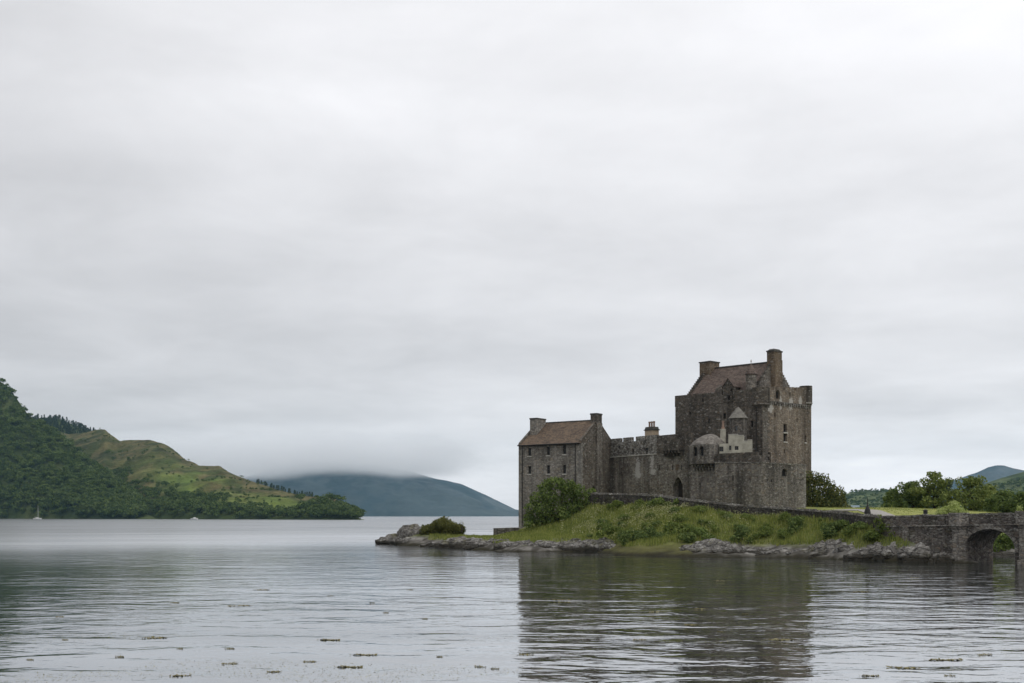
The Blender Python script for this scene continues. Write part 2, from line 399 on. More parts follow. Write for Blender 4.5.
M = dict(
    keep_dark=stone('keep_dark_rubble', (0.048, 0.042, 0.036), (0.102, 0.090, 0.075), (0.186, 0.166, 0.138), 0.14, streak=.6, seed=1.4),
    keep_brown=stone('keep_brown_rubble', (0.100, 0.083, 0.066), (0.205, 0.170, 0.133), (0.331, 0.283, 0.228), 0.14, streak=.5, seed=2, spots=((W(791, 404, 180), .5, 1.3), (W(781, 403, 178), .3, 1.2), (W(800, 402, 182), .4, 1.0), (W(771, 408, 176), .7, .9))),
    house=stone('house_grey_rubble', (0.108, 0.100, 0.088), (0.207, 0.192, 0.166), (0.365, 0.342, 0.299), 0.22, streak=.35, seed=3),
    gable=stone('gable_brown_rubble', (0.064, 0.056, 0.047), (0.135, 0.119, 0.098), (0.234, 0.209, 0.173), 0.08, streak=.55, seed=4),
    curtain=stone('curtain_rubble', (0.078, 0.070, 0.059), (0.171, 0.154, 0.130), (0.314, 0.287, 0.249), 0.30, streak=.6, seed=5, spots=((W(637, 469, 187), .45, 2.1), (W(650.5, 462, 184.5), .40, 1.7), (W(652, 472, 184), .6, .7), (W(637, 475, 187), .7, .9))),
    parapet=stone('lichened_parapet', (.060, .055, .048), (.135, .125, .108), (.270, .255, .225), 0.75, (.44, .43, .40), streak=.5, seed=6),
    bastion=stone('bastion_rubble', (0.075, 0.068, 0.060), (0.162, 0.148, 0.130), (0.291, 0.269, 0.237), 0.24, streak=.85, seed=7),
    bridge=stone('bridge_rubble', (.048, .043, .039), (.110, .098, .088), (.240, .215, .190), 0.38, streak=.35, seed=8, moss=.25),
    bridge_pale=stone('bridge_dressed_stone', (.085, .078, .070), (.190, .175, .155), (.330, .305, .27), 0.55, streak=.3, seed=9),
    drystone=stone('boundary_wall_stone', (.028, .026, .022), (.060, .054, .047), (.14, .13, .115), 0.12, streak=.3, seed=10, moss=.3, stone_scale=2.4),
    coping=stone('coping_stone', (.075, .07, .062), (.15, .142, .126), (.27, .255, .23), 0.5, streak=.15, seed=10.5, moss=.3),
    ochre=stone('ochre_chimney_stone', (.085, .066, .046), (.165, .126, .088), (.26, .208, .152), 0.1, streak=.45, seed=11),
    quoin=stone('pale_quoin', (.13, .123, .108), (.225, .212, .188), (.33, .315, .285), 0.5, streak=.25, seed=12, stone_scale=1.3),
    dressed=plain('pale_dressed_stone', (.40, .385, .345), .9, .25),
    harl=plain('cream_limewash', (.37, .355, .29), .9, .35, 1.2),
    slate_red=slate('brown_slate', (.055, .042, .036), (.105, .078, .064), (.165, .128, .105), (.20, .185, .15)),
    slate_orange=slate('rusty_slate', (.058, .045, .036), (.118, .086, .062), (.19, .135, .09), (.19, .16, .11)),
    slate_grey=slate('grey_cone_slate', (.10, .095, .082), (.165, .155, .135), (.24, .23, .20), (.30, .29, .25)),
    dome=slate('lichened_dome_slab', (.10, .09, .078), (.18, .162, .14), (.30, .28, .245), (.42, .40, .37), .8),
    pot=plain('terracotta_pot', (.27, .185, .14), .8, .2), buff=plain('buff_render', (.42, .34, .25), .9, .15),
    dark=plain('dark_interior', (.012, .011, .010), .9, .3), glass=plain('dark_window_glass', (.016, .018, .02), .15, .2, 2, .5),
    iron=plain('dark_iron', (.02, .019, .018), .6, .3), wood=plain('weathered_oak', (.035, .026, .018), .8, .4, 6),
    cap=plain('weathered_cap_stone', (.07, .066, .058), .9, .35), lead=plain('lead_flashing', (.15, .15, .15), .6, .2),
    bark=plain('bark', (.055, .045, .036), .95, .4, 4),
    gravel=plain('path_gravel', (.34, .32, .29), .95, .2, 6),
    leaf_tree=leaf('broadleaf_green', ((0.070, 0.102, 0.025), (0.155, 0.202, 0.053), (0.287, 0.319, 0.097)), .35),
    leaf_dark=leaf('dark_green_leaf', ((0.044, 0.074, 0.020), (0.100, 0.147, 0.040), (0.200, 0.250, 0.075)), .3),
    leaf_blue=leaf('grey_green_leaf', ((0.054, 0.082, 0.050), (0.102, 0.142, 0.090), (0.162, 0.204, 0.134))),
    leaf_pale=leaf('fresh_pale_green_leaf', ((.22, .28, .07), (.36, .43, .13), (.48, .53, .22)), .45),
    leaf_olive=leaf('olive_ivy_leaf', ((0.033, 0.050, 0.017), (0.083, 0.102, 0.030), (0.198, 0.190, 0.053)), nscale=.5),
    leaf_shrub=leaf('shrub_leaf', ((0.049, 0.078, 0.019), (0.115, 0.169, 0.041), (0.223, 0.277, 0.078)), .35),
    bracken=leaf('bracken_frond', ((0.053, 0.087, 0.015), (0.130, 0.179, 0.040), (0.244, 0.284, 0.077)), .4),
    heather=leaf('heather_scrub', ((.050, .062, .016), (.115, .125, .032), (.19, .19, .058)), .35),
    grass=leaf('long_grass', ((0.090, 0.127, 0.026), (0.213, 0.253, 0.055), (0.362, 0.368, 0.116)), .3, .3),
    flower=leaf('cream_meadow_flower', ((.22, .24, .10), (.32, .33, .15), (.46, .45, .24)), .2),
    far_leaf=leaf('far_wood_leaf', ((0.011, 0.023, 0.007), (0.053, 0.090, 0.018), (0.149, 0.196, 0.048)), .2, .055, .35, .78),
    far_leaf_light=leaf('far_ash_leaf', ((.040, .066, .016), (.085, .125, .030), (.15, .19, .055)), .2, .05, .35, .7),
    far_conifer=leaf('far_conifer_needle', ((.014, .026, .014), (.026, .044, .024), (.045, .068, .036)), .05, .02),
    island=tinted('island_turf', 0.6, .6, .6, .25), hill=tinted('hill_cover', 0.022, 1.0, 1.0, 9.0), far_hill=tinted('far_mountain_hazed_cover', 0.0035, .6, .6, 25.0),
    rock=rock_mat('shore_rock'), water=water_mat(),
    weed_mat=plain('matted_seaweed', (.17, .15, .065), .7, .6, 9), weed=leaf('floating_weed', ((.09, .075, .03), (.22, .20, .07), (.42, .41, .16)), .2, 1.0),
    white=plain('white_paint', (.78, .78, .76), .5, .05), slate_far=plain('blue_grey_roof', (.22, .27, .30), .7, .1), alu=plain('mast_aluminium', (.62, .63, .64), .4, .05),
)

# ------------------------------------------------------------------ island ground
def S(px, py): Y = CZ * F / (py - HY); return ((px - 512) * Y / F, Y)
shore = [S(377, 543.5), S(400, 545.5), S(440, 547.5), S(470, 549.5), S(500, 551), S(520, 551.8), (7, 152), S(600, 552.3), S(622, 555), S(660, 556.7), S(700, 557.3),
         S(760, 557.4), S(800, 558.3), S(860, 559.8), S(900, 561.2), S(930, 562.3), S(955, 563.3)]
CP = [(x, y, 0.0) for x, y in shore]
CP += [(x - .5, y - 5, -1.5) for x, y in shore[::2]] + [(x, y - 14, -2.2) for x, y in shore[1::3]]
def G(px, py, Y): CP.append(tuple(W(px, py, Y)))
def H(x, y, z): CP.append((x, y, z))
# low skerry at the left end
G(400, 532, 194); G(425, 534, 188); G(445, 533, 190); G(445, 540, 180); G(470, 541, 172); G(485, 538, 178); G(470, 538, 192); G(505, 537, 172); G(505, 536, 186)
for p in ((-30, 206), (-18, 206), (-8, 204), (0, 203)): H(p[0], p[1], -.6)
H(-27.5, 195, -.9); H(-30, 192, -1.2); H(-10, 216, -2.2); H(2, 216, -2); H(14, 225, -1.5); H(60, 250, 0); H(90, 250, 0); H(30, 240, -.5); H(-38, 230, -2.5); H(-40, 180, -2.5); H(40, 262, -3); H(118, 262, -3); H(-20, 262, -3)
# shore bank, slope, terrace
G(540, 541, 157); G(575, 541, 157); G(600, 545, 155); G(540, 534, 170); G(575, 532, 168); G(518, 530, 187); G(518, 532, 178)
G(600, 531, 163); G(600, 519, 170); G(590, 503, 177); G(560, 518, 180); G(640, 545, 143); G(640, 532, 152); G(640, 515, 162); G(640, 503.5, 169)
G(680, 545, 140); G(680, 530, 147); G(680, 508, 158.5); G(700, 530, 145); G(700, 510.5, 154); G(730, 545, 139); G(740, 528, 144); G(740, 515, 150.5)
G(770, 545, 138); G(775, 530, 142); G(765, 516.5, 148.5); G(806, 545, 133); G(806, 530, 138); G(806, 519.5, 142); G(845, 543, 130); G(845, 532, 132); G(845, 521.5, 135.5); G(880, 545, 125); G(875, 522, 129.5)
H(40.5, 127.5, 3.6); H(43.5, 122.8, 2.2); H(46.3, 118.6, .7)
# courtyard terrace behind the boundary wall
for px, py, Y in ((590, 499, 182), (640, 500, 178), (678, 499.5, 170), (720, 506, 160), (761, 510, 157), (806, 511.5, 155), (700, 501, 175)): G(px, py, Y)
H(20, 200, 7.8); H(35, 205, 7.5); H(8, 196, 5.2); H(20, 215, 5); H(40, 222, 4.5); H(47, 175, 6.4); H(56, 190, 6.2); H(3, 188, 3.4)
# lawn, right-hand bank
H(44.6, 136, 5.25); H(43, 131, 4.7); H(46, 128, 4.2); H(49, 138, 5.1); H(48, 150, 5.75); H(60, 170, 6.0); H(66, 185, 6.3); H(78, 190, 5.5); H(95, 185, 5.0); H(115, 180, 4.8); H(56, 150, 5.2); H(70, 160, 4.9); H(90, 160, 4.4); H(110, 160, 4.2)
H(62, 137, 0.05); H(56.5, 134.5, .05); H(53, 128, -.3); H(51.5, 122, -.8); H(75, 138.5, 0); H(95, 140, 0); H(118, 141, 0); H(62, 131, -1.5); H(80, 130, -2); H(118, 130, -2.2); H(54, 114, -1.6); H(60, 105, -2.2); H(100, 106, -2.5); H(64, 144, 2.6); H(85, 146, 2.6); H(112, 147, 2.6); H(58, 140.5, 1.6)
CPa = np.array(CP)
def _tps(a, b):
    r2 = (a[:, None, 0] - b[None, :, 0]) ** 2 + (a[:, None, 1] - b[None, :, 1]) ** 2
    return 0.5 * r2 * np.log(r2 + 1e-9)
def _solve():
    n = len(CPa); K = _tps(CPa, CPa) + np.eye(n) * 2.0; P = np.c_[np.ones(n), CPa[:, :2]]
    A = np.zeros((n + 3, n + 3)); A[:n, :n] = K; A[:n, n:] = P; A[n:, :n] = P.T
    return np.linalg.solve(A, np.r_[CPa[:, 2], 0, 0, 0])
TPS = _solve()
def TH(x, y):
    x = np.atleast_1d(np.asarray(x, float)).ravel(); y = np.atleast_1d(np.asarray(y, float)).ravel(); out = np.empty(len(x))
    for i in range(0, len(x), 20000):
        a = np.c_[x[i:i + 20000], y[i:i + 20000]]
        out[i:i + 20000] = _tps(a, CPa) @ TPS[:-3] + TPS[-3] + a @ TPS[-2:]
    rough = np.clip(1.3 - np.abs(out - .4) / 2.2, .18, 1)
    return out + rough * (0.42 * fbm(x * .35, y * .35, 3, 3) + 0.22 * fbm(x * 1.1, y * 1.1, 5, 2))
def th(x, y): return float(TH(x, y)[0])

def attr_color(me, cols):
    a = me.color_attributes.new("tint", 'FLOAT_COLOR', 'POINT')
    a.data.foreach_set("color", np.c_[cols, np.ones(len(cols))].astype(np.float32).ravel())

def lerp3(a, b, f): return np.asarray(a) * (1 - f[:, None]) + np.asarray(b) * f[:, None]
def sstep(x, a, b): t = np.clip((x - a) / (b - a), 0, 1); return t * t * (3 - 2 * t)

# polyline of the boundary wall: (px, top row, distance)
BW = [(588, 492.5, 177), (615, 492.8, 173.5), (640, 493.6, 170), (662, 495, 165), (681, 497.6, 159), (700, 500, 155), (730, 503.2, 152), (760, 505.6, 149.5), (785, 507, 146.5), (806, 508.6, 143), (826, 510, 139.8), (845, 511.6, 134.5), (862, 513.4, 130), (878.5, 515.0, 126.5)]
BWw = [W(*p) for p in BW]
def behind_wall(x, y):
    """metres behind (+) the boundary wall line, for terrain cover"""
    xs = np.array([p.x for p in BWw] + [44.2]); ys = np.array([p.y for p in BWw] + [124.0])
    return y - np.interp(x, xs, ys)

def island():
    xs = np.arange(-42, 121, 0.42); ys = np.arange(106, 264, 0.42); gx, gy = np.meshgrid(xs, ys); X = gx.ravel(); Y = gy.ravel(); Z = TH(X, Y)
    nx, ny = len(xs), len(ys); i = np.arange(nx * ny).reshape(ny, nx)
    faces = np.stack([i[:-1, :-1], i[:-1, 1:], i[1:, 1:], i[1:, :-1]], -1).reshape(-1, 4)
    me = mesh_from("island_ground", np.c_[X, Y, Z], faces, M['island'], (0, 0, 0), smooth=True)
    n = fbm(X * .25, Y * .25, 9, 4)
    turf = lerp3((.095, .115, .032), (.155, .165, .055), sstep(n, -.5, .5))
    lawn = lerp3((.225, .250, .070), (.30, .310, .105), sstep(fbm(X * .12, Y * .3, 12, 3), -.5, .5))
    turf = lerp3(turf, lawn, sstep(behind_wall(X, Y), 0.3, 1.0) * (Y > 120) * (X > 20))
    rk = lerp3((.07, .064, .055), (.27, .258, .235), sstep(fbm(X * .9, Y * .9, 21, 5, 2, .65), -.35, .5))
    mud = np.array((.095, .092, .036))
    w_t = sstep(Z + n * .7, .95, 1.8)
    c = lerp3(rk, turf, w_t)
    flat = (X > 12) & (X < 22)
    c = np.where(flat[:, None], lerp3(np.broadcast_to(mud, c.shape), turf, sstep(Z, .7, 1.6)), c)
    c = lerp3(np.array((.030, .027, .016)), c, sstep(Z + n * .5, .15, .65))
    attr_color(me, c)
    o = place("island_ground", me); tag(o, kind='structure', label='grassy tidal island with a rocky shore under the castle', cat='ground'); return o
island()

def water():
    mb = MB(); xs = [-6500, -400, -60, 60, 400, 6500]; ys = [-150, 10, 60, 160, 600, 2500, 9400]
    vs = [(x, y, 0) for y in ys for x in xs]; k = len(xs)
    mb.add(vs, [(j * k + i, j * k + i + 1, (j + 1) * k + i + 1, (j + 1) * k + i) for j in range(len(ys) - 1) for i in range(k - 1)])
    tag(obj("water", mb, M['water'], org=(0, 0, 0)), kind='structure', label='grey rippled loch reflecting sky and castle', cat='water')
    b = MB(); b.add([(-6500, -150, -4), (6500, -150, -4), (6500, 9400, -4), (-6500, 9400, -4)], [(0, 1, 2, 3)])
    tag(obj("seabed_ground", b, M['rock'], org=(0, 0, 0)), kind='structure', label='dark bed of the loch under the water', cat='ground')
water()

# ------------------------------------------------------------------ hills
def interp(tbl, x): a = np.array(tbl, float); return np.interp(x, a[:, 0], a[:, 1])
class Hill:
    def __init__(s, ridge, shoreY, depth, seed, power=.85, amp=9, drop=0.0, nscale=90.):
        s.ridge, s.shoreY, s.depth, s.seed, s.power, s.amp, s.drop, s.ns = ridge, shoreY, depth, seed, power, amp, drop, nscale
    def at(s, px, t):
        px = np.asarray(px, float); t = np.asarray(t, float); ys = interp(s.shoreY, px); D = interp(s.depth, px); yr = ys + D
        zr = np.maximum(CZ + (HY - interp(s.ridge, px) - s.drop) * yr / F, .0)
        y = ys + D * t; x = (px - 512) * y / F
        up = zr * np.clip(t, 0, 1) ** s.power; dn = np.where(t > 1, np.clip(1 - .8 * (t - 1) ** 2 * 2 - .2 * (t - 1), -1, 1), 1)
        env = np.clip(t * 4, 0, 1) * np.clip(zr / 60, .05, 1)
        z = up * dn + s.amp * env * fbm(x / s.ns, y / s.ns, s.seed, 5) * np.where(t < .85, 1, .35) - .5 * (t <= 0)
        return x, y, z
    def mesh(s, name, px0, px1, npx, nt, colf, mat, label):
        px = np.linspace(px0, px1, npx); t = np.concatenate([np.linspace(-.02, 1, nt), np.linspace(1.05, 1.8, 10)])
        gp, gt = np.meshgrid(px, t); x, y, z = s.at(gp.ravel(), gt.ravel()); z = np.where(gt.ravel() < 0, -2.5, z); z = np.maximum(z, -2.5)
        i = np.arange(len(px) * len(t)).reshape(len(t), len(px))
        faces = np.stack([i[:-1, :-1], i[:-1, 1:], i[1:, 1:], i[1:, :-1]], -1).reshape(-1, 4)
        me = mesh_from(name, np.c_[x, y, z], faces, mat, (0, 0, 0), smooth=True); attr_color(me, colf(gp.ravel(), gt.ravel(), x, y, z))
        return tag(place(name, me), kind='structure', label=label, cat='hill')

MAIN = Hill([(-260, 395), (0, 424), (40, 424), (70, 432), (92, 429), (105, 427), (112, 433), (120, 437), (150, 438.5), (160, 441), (175, 448), (185, 456), (200, 462), (220, 463), (232, 469), (250, 478), (270, 485), (290, 490), (312, 493.5), (330, 493), (345, 500), (354, 509), (361, 516.5), (364, 519)],
            [(-260, 2250), (0, 1900), (100, 1700), (200, 1500), (300, 1380), (364, 1330)], [(-260, 900), (100, 850), (200, 560), (290, 330), (340, 160), (364, 40)], 31, .80, 22, 3.0, 120.)
SPUR = Hill([(-260, 285), (-100, 330), (0, 378), (8, 384), (20, 401), (28, 411), (40, 420), (60, 433), (80, 449), (100, 466), (130, 490), (150, 508), (160, 517)],
            [(-260, 2100), (0, 1780), (100, 1600), (160, 1560)], [(-260, 520), (0, 430), (100, 250), (160, 60)], 37, .78, 18, 4.0)
KNOLL = Hill([(20, 425), (40, 418), (46, 417.5), (60, 419), (75, 425.5), (92, 432), (110, 440), (130, 455)], [(20, 2500), (130, 2450)], [(20, 500), (130, 500)], 43, .8, 6)
def cov_main(px, t, x, y, z):
    n = fbm(x / 60, y / 90, 51, 5); n2 = fbm(x / 25, y / 40, 52, 4)
    moor = lerp3((.058, .068, .024), (.140, .116, .056), sstep(n2 + .5 * fbm(x / 9, y / 14, 55, 3), -.4, .5))
    field = lerp3((.110, .150, .036), (.165, .185, .055), sstep(n, -.4, .4))
    f = sstep(t + n * .35, .75, .45) * sstep(px + n * 40, 120, 190)
    c = lerp3(moor, field, f)
    red = sstep(n2, .1, .4) * sstep(np.abs(t - .55), .2, .05) * (px > 180)
    c = lerp3(c, (.13, .095, .045), red * .6)
    dk = lerp3(np.array((.045, .06, .02)), c, sstep(t, .02, .09))
    return dk * np.array((.94, .99, .88))
def cov_wood(px, t, x, y, z):
    n = fbm(x / 40, y / 60, 61, 5); return lerp3((.035, .052, .018), (.075, .095, .032), sstep(n, -.4, .5))
MAIN.mesh("moorland_hill", -200, 364, 340, 70, cov_main, M['hill'], 'green and brown hillside running out into the loch')
SPUR.mesh("wooded_hill", -200, 160, 220, 60, cov_wood, M['hill'], 'steep dark wooded hillside at the left edge')
KNOLL.mesh("conifer_hill", 20, 130, 70, 30, cov_wood, M['hill'], 'dark knoll behind the wooded hillside')

FARM = Hill([(150, 500), (200, 486), (240, 479), (262, 472), (280, 467), (300, 462), (340, 463), (380, 466), (410, 471), (430, 476.5), (447, 480), (460, 483.5), (472, 489), (485, 495), (500, 503), (515, 510), (530, 513), (560, 515), (640, 516)],
            [(150, 7300), (640, 7400)], [(150, 1200), (640, 1000)], 71, .72, 60, 0, 500.)
def cov_far_hazed(px, t, x, y, z):  # heather and rock cover, shifted blue-grey so distance haze is partly painted in
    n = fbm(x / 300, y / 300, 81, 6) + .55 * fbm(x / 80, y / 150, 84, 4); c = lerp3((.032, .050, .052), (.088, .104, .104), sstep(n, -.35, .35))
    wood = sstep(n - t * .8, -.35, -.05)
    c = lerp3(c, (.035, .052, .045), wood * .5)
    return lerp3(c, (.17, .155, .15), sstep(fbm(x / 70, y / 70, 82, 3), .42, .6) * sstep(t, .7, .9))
FARM.mesh("far_mountain", 150, 640, 260, 60, cov_far_hazed, M['far_hill'], 'blue green mountain across the loch with its top in cloud')
RH1 = Hill([(800, 505), (820, 500), (840, 496.5), (852, 491.5), (862, 490), (885, 490), (895, 492.5), (905, 497), (930, 503), (980, 505), (1100, 500)], [(800, 2500), (1100, 2500)], [(800, 600), (1100, 600)], 91, .8, 12)
RH2 = Hill([(840, 514), (900, 497), (930, 486), (952, 480.5), (965, 476), (978, 471.5), (988, 467), (996, 465), (1004, 464.5), (1012, 467), (1024, 469.5), (1060, 476), (1160, 470), (1300, 480)], [(840, 7600), (1300, 7600)], [(840, 1100), (1300, 1100)], 93, .95, 75, 0, 480.)
RH3 = Hill([(925, 512), (960, 494), (985, 484), (1000, 478), (1015, 473.5), (1030, 470), (1080, 455), (1300, 440)], [(925, 2300), (1300, 2000)], [(925, 500), (1300, 700)], 97, .8, 10)
def cov_r(px, t, x, y, z):
    n = fbm(x / 70, y / 90, 83, 6); return lerp3((.045, .07, .026), (.115, .14, .05), sstep(n, -.4, .4))
RH2.mesh("peaked_mountain", 840, 1300, 200, 50, cov_far_hazed, M['far_hill'], 'distant blue peak above the right hand trees')
RH1.mesh("rounded_hill", 800, 1100, 140, 40, cov_r, M['hill'], 'low hazy wooded hill between the keep and the trees')
RH3.mesh("green_hill", 925, 1300, 140, 40, cov_r, M['hill'], 'green hillside at the right edge beyond the trees')

# ------------------------------------------------------------------ far woods
def far_crown(h, w, n, conifer=False, lumps=7):
    """leaf faces of one far tree around the origin -> verts (4n,3)"""
    P = []; N = []
    if conifer:
        z = rng.random(n) ** .8 * h; r = w * .5 * (1 - z / h) * (.6 + .5 * rng.random(n)) + .1; a = rng.random(n) * 2 * math.pi
        P = np.c_[r * np.cos(a), r * np.sin(a), z + h * .05]; N = np.c_[np.cos(a), np.sin(a), .5 + 0 * a] + rng.normal(size=(n, 3)) * .4
    else:
        cs = [(rng.normal() * w * .22, rng.normal() * w * .22, h * (.38 + .42 * rng.random()), w * (.2 + .14 * rng.random())) for _ in range(lumps)]
        for i in range(n):
            c = cs[i % lumps]; d = rng.normal(size=3); d /= np.linalg.norm(d); d[2] = abs(d[2]) * .9 + d[2] * .1 if rng.random() < .7 else d[2]
            r = c[3] * (.75 + .35 * rng.random()); P.append((c[0] + d[0] * r, c[1] + d[1] * r, c[2] + d[2] * r)); N.append(d + rng.normal(size=3) * .35)
        P = np.array(P); N = np.array(N)
    return cards_np(P, N, (.13 if not conifer else .16) * (w + h) * .5 * (.8 + .7 * rng.random(n)), 1.0)
def quads(nv): return np.arange(nv).reshape(-1, 4)
def trunk_np(h, r):
    mb = MB(); mb.tube([(0, 0, -1.5), (0, 0, h * .55)], [r, r * .5], 5); return mb

KINDS = {}
def far_tree_meshes():
    for key, conifer, mat in (('round', False, 'far_leaf'), ('light', False, 'far_leaf_light'), ('conifer', True, 'far_conifer')):
        KINDS[key] = []
        for k in range(5):
            h, w = (1.0, .95) if not conifer else (1.0, .42)
            c = far_crown(h, w, 230 if not conifer else 150, conifer); tb = trunk_np(h, .035)
            v = np.r_[c, np.array(tb.v)]; fs = [tuple(q) for q in quads(len(c))] + [tuple(i + len(c) for i in f) for f in tb.f]
            me = mesh_from("far_tree", v, fs, [M[mat], M['bark']], (0, 0, 0), [0] * (len(c) // 4) + [1] * len(tb.f)); KINDS[key].append((me, c))
far_tree_meshes()

def plant_far():
    mass = []; con = []; indiv = []
    def put(hill, px, t, h, key, single=False):
        x, y, z = (float(a) for a in hill.at(px, t))
        if single: indiv.append((x, y, z, h, key)); return
        c = KINDS[key][rng.integers(5)][1]; a = rng.random() * 6.28; ca, sa = math.cos(a) * h, math.sin(a) * h; wv = .85 + .35 * rng.random()
        v = np.c_[(c[:, 0] * ca - c[:, 1] * sa) * wv + x, (c[:, 0] * sa + c[:, 1] * ca) * wv + y, c[:, 2] * h + z - .08 * h]
        (con if key == 'conifer' else mass if key == 'round' else light).append(v[:480] if False else v)
    light = []
    # steep spur
    for _ in range(1700):
        px = -70 + rng.random() * 215; t = rng.random() ** 1.15
        if interp(SPUR.ridge, px) > 512: continue
        put(SPUR, px, t, 9 + 6 * rng.random(), 'light' if rng.random() < .22 else 'round')
    # lower flanks of the main hill
    k = 0
    while k < 1150:
        px = 40 + rng.random() * 318; t = rng.random(); x, y, z = MAIN.at(px, t); g = float(fbm(x / 70, y / 70, 101, 3))
        lim = np.interp(px, [40, 120, 175, 230, 290, 330, 362], [.62, .55, .34, .25, .22, .6, 1.0])
        p = 1.0 if t < lim * (.72 + .5 * g) else (.34 if float(fbm(x / 45, y / 60, 103, 3)) > .10 else .02)
        if 240 < px < 330 and t > .9: p = .25
        if rng.random() > p: continue
        k += 1; put(MAIN, px, t, (7 + 5 * rng.random()) * (1 if t < lim else .42), 'light' if rng.random() < .25 else 'round')
    for _ in range(620):
        px = 30 + rng.random() * 70; put(KNOLL, px, .35 + .68 * rng.random(), 9 + 6 * rng.random(), 'conifer')
    # trees one can tell apart: the shoreline row, the skyline conifers
    px = -30.0
    while px < 361:
        t = .03 + .06 * rng.random(); sz = 11 + 7 * rng.random()
        hill = SPUR if px < 120 else MAIN
        if px > 150: sz *= .8
        put(hill, px, t if px < 300 else .12 + .5 * rng.random(), sz, 'light' if rng.random() < (.55 if px < 100 else .25) else 'round', True)
        px += 2.0 + 2.6 * rng.random()
    for px in np.linspace(257, 312, 24): put(MAIN, px + rng.normal() * .8, .97, 5 + 3 * rng.random(), 'conifer', True)
    for lst, nm, mat, lab, cat in ((mass, 'broadleaf_wood', 'far_leaf', 'dense dark green wood over the far left hillside', 'wood'), (light, 'ash_wood', 'far_leaf_light', 'lighter green trees mixed through the far left hillside', 'wood'), (con, 'conifer_wood', 'far_conifer', 'dark conifers crowding the knoll behind the wooded hillside', 'wood')):
        v = np.concatenate(lst); tag(place(nm, mesh_from(nm, v, quads(len(v)), M[mat], (0, 0, 0))), lab, cat, None, 'stuff')
    labs = dict(round=('shoreline_tree', 'dark rounded tree in the row along the far left shore', 'tree', 'dark trees along the far shore'),
                light=('ash_tree', 'lighter yellow green rounded tree in the row along the far left shore', 'tree', 'light trees along the far shore'),
                conifer=('spruce_tree', 'tiny dark conifer on the skyline of the headland', 'tree', 'conifers on the headland skyline'))
    for x, y, z, h, key in indiv:
        nm, lab, cat, grp = labs[key]
        o = bpy.data.objects.new(nm, KINDS[key][rng.integers(5)][0]); COL.objects.link(o); o.location = (x, y, z); w = .95 + .35 * rng.random()
        o.scale = (h * w, h * w, h); o.rotation_euler = (0, 0, rng.random() * 6.28); tag(o, lab, cat, grp)
    # light broken wood on the right-hand hills
    r = []
    for hill, n, a, b in ((RH1, 1100, 800, 1010), (RH3, 700, 950, 1090)):
        for _ in range(n):
            px = a + rng.random() * (b - a); t = rng.random() ** 1.1 * (1.0 if hill is RH1 else .8); x, y, z = (float(q) for q in hill.at(px, t)); h = 5 + 4 * rng.random(); c = KINDS['round'][rng.integers(5)][1]
            r.append(c * h * np.array((1.1, 1.1, 1)) + np.array((x, y, z - .5)))
    v = np.concatenate(r); tag(place('hillside_wood', mesh_from('hillside_wood', v, quads(len(v)), M['far_leaf'], (0, 0, 0))), 'scattered woodland on the low hills behind the lawn', 'wood', None, 'stuff')
plant_far()

# ------------------------------------------------------------------ castle helpers
def uv_on(A, B, px, py):
    """pixel of the photograph -> (u, z) on the wall plane A-B"""
    A = Vector(A[:2]); B = Vector(B[:2]); d = (B - A).normalized(); k = (px - 512) / F
    u = (k * A.y - A.x) / (d.x - k * d.y); Y = A.y + d.y * u
    return (u, ZY(py, Y))
def rect(A, B, x, y, w, h):
    """hole centred at pixel (x, y), w x h metres"""
    u, z = uv_on(A, B, x, y); return [(u - w / 2, z - h / 2), (u + w / 2, z - h / 2), (u + w / 2, z + h / 2), (u - w / 2, z + h / 2)]
def arch(u0, u1, z0, zs, rise, n=9, pointed=False):
    c = (u0 + u1) / 2; r = (u1 - u0) / 2; pts = [(u0, z0), (u1, z0)]
    for k in range(n + 1):
        a = math.pi * k / n; zz = math.sin(a)
        if pointed: zz = 1 - abs(math.cos(a)) ** 1.6
        pts.append((c + r * math.cos(a), zs + rise * zz))
    return pts
def on(A, B, u, back=0.0):
    A = Vector(A[:2]); B = Vector(B[:2]); d = (B - A).normalized(); n = Vector((d.y, -d.x)); p = A + d * u - n * back; return (p.x, p.y)
def udir(A, B): d = (Vector(B[:2]) - Vector(A[:2])).normalized(); return (d.x, d.y)
def window(parent, A, B, hole, depth=0.28, sill=True, mat_frame='cap', bars=True):
    us = [q[0] for q in hole]; zs = [q[1] for q in hole]; u0, u1, z0, z1 = min(us), max(us), min(zs), max(zs)
    f = MB(); fr = .07; d = udir(A, B)
    f.panel(A, B, hole, [[((q[0] - (u0 + u1) / 2) * (1 - 2 * fr / (u1 - u0)) + (u0 + u1) / 2, (q[1] - (z0 + z1) / 2) * (1 - 2 * fr / (z1 - z0)) + (z0 + z1) / 2) for q in hole]], .05, off=-depth + .04)
    if bars:
        f.obox(on(A, B, (u0 + u1) / 2, depth - .03), d, .025, .02, z0 + fr, z1 - fr); f.obox(on(A, B, (u0 + u1) / 2, depth - .031), d, (u1 - u0) / 2 - fr, .02, (z0 + z1) / 2 - .025, (z0 + z1) / 2 + .025)
    o = obj('window', f, M[mat_frame] if bars else M['iron'], parent)
    g = MB(); g.panel(A, B, hole, off=-depth - .02); obj('pane', g, M['glass'], o)
    if sill:
        s = MB(); s.obox(on(A, B, (u0 + u1) / 2, -.02), d, (u1 - u0) / 2 + .12, .10, z0 - .2, z0 - .003); obj('sill', s, M['dressed'], o)
    return o
def crenel(u0, u1, zb, zt, steps):
    """outline with notches: steps = [(ua, ub, z)] pieces cut down to z"""
    top = [(u1, zt)]
    for a, b, z in sorted(steps, reverse=True): top += [(b, zt), (b, z), (a, z), (a, zt)]
    return [(u0, zb), (u1, zb)] + top + [(u0, zt)]
def drop_corner(c, ground): return c

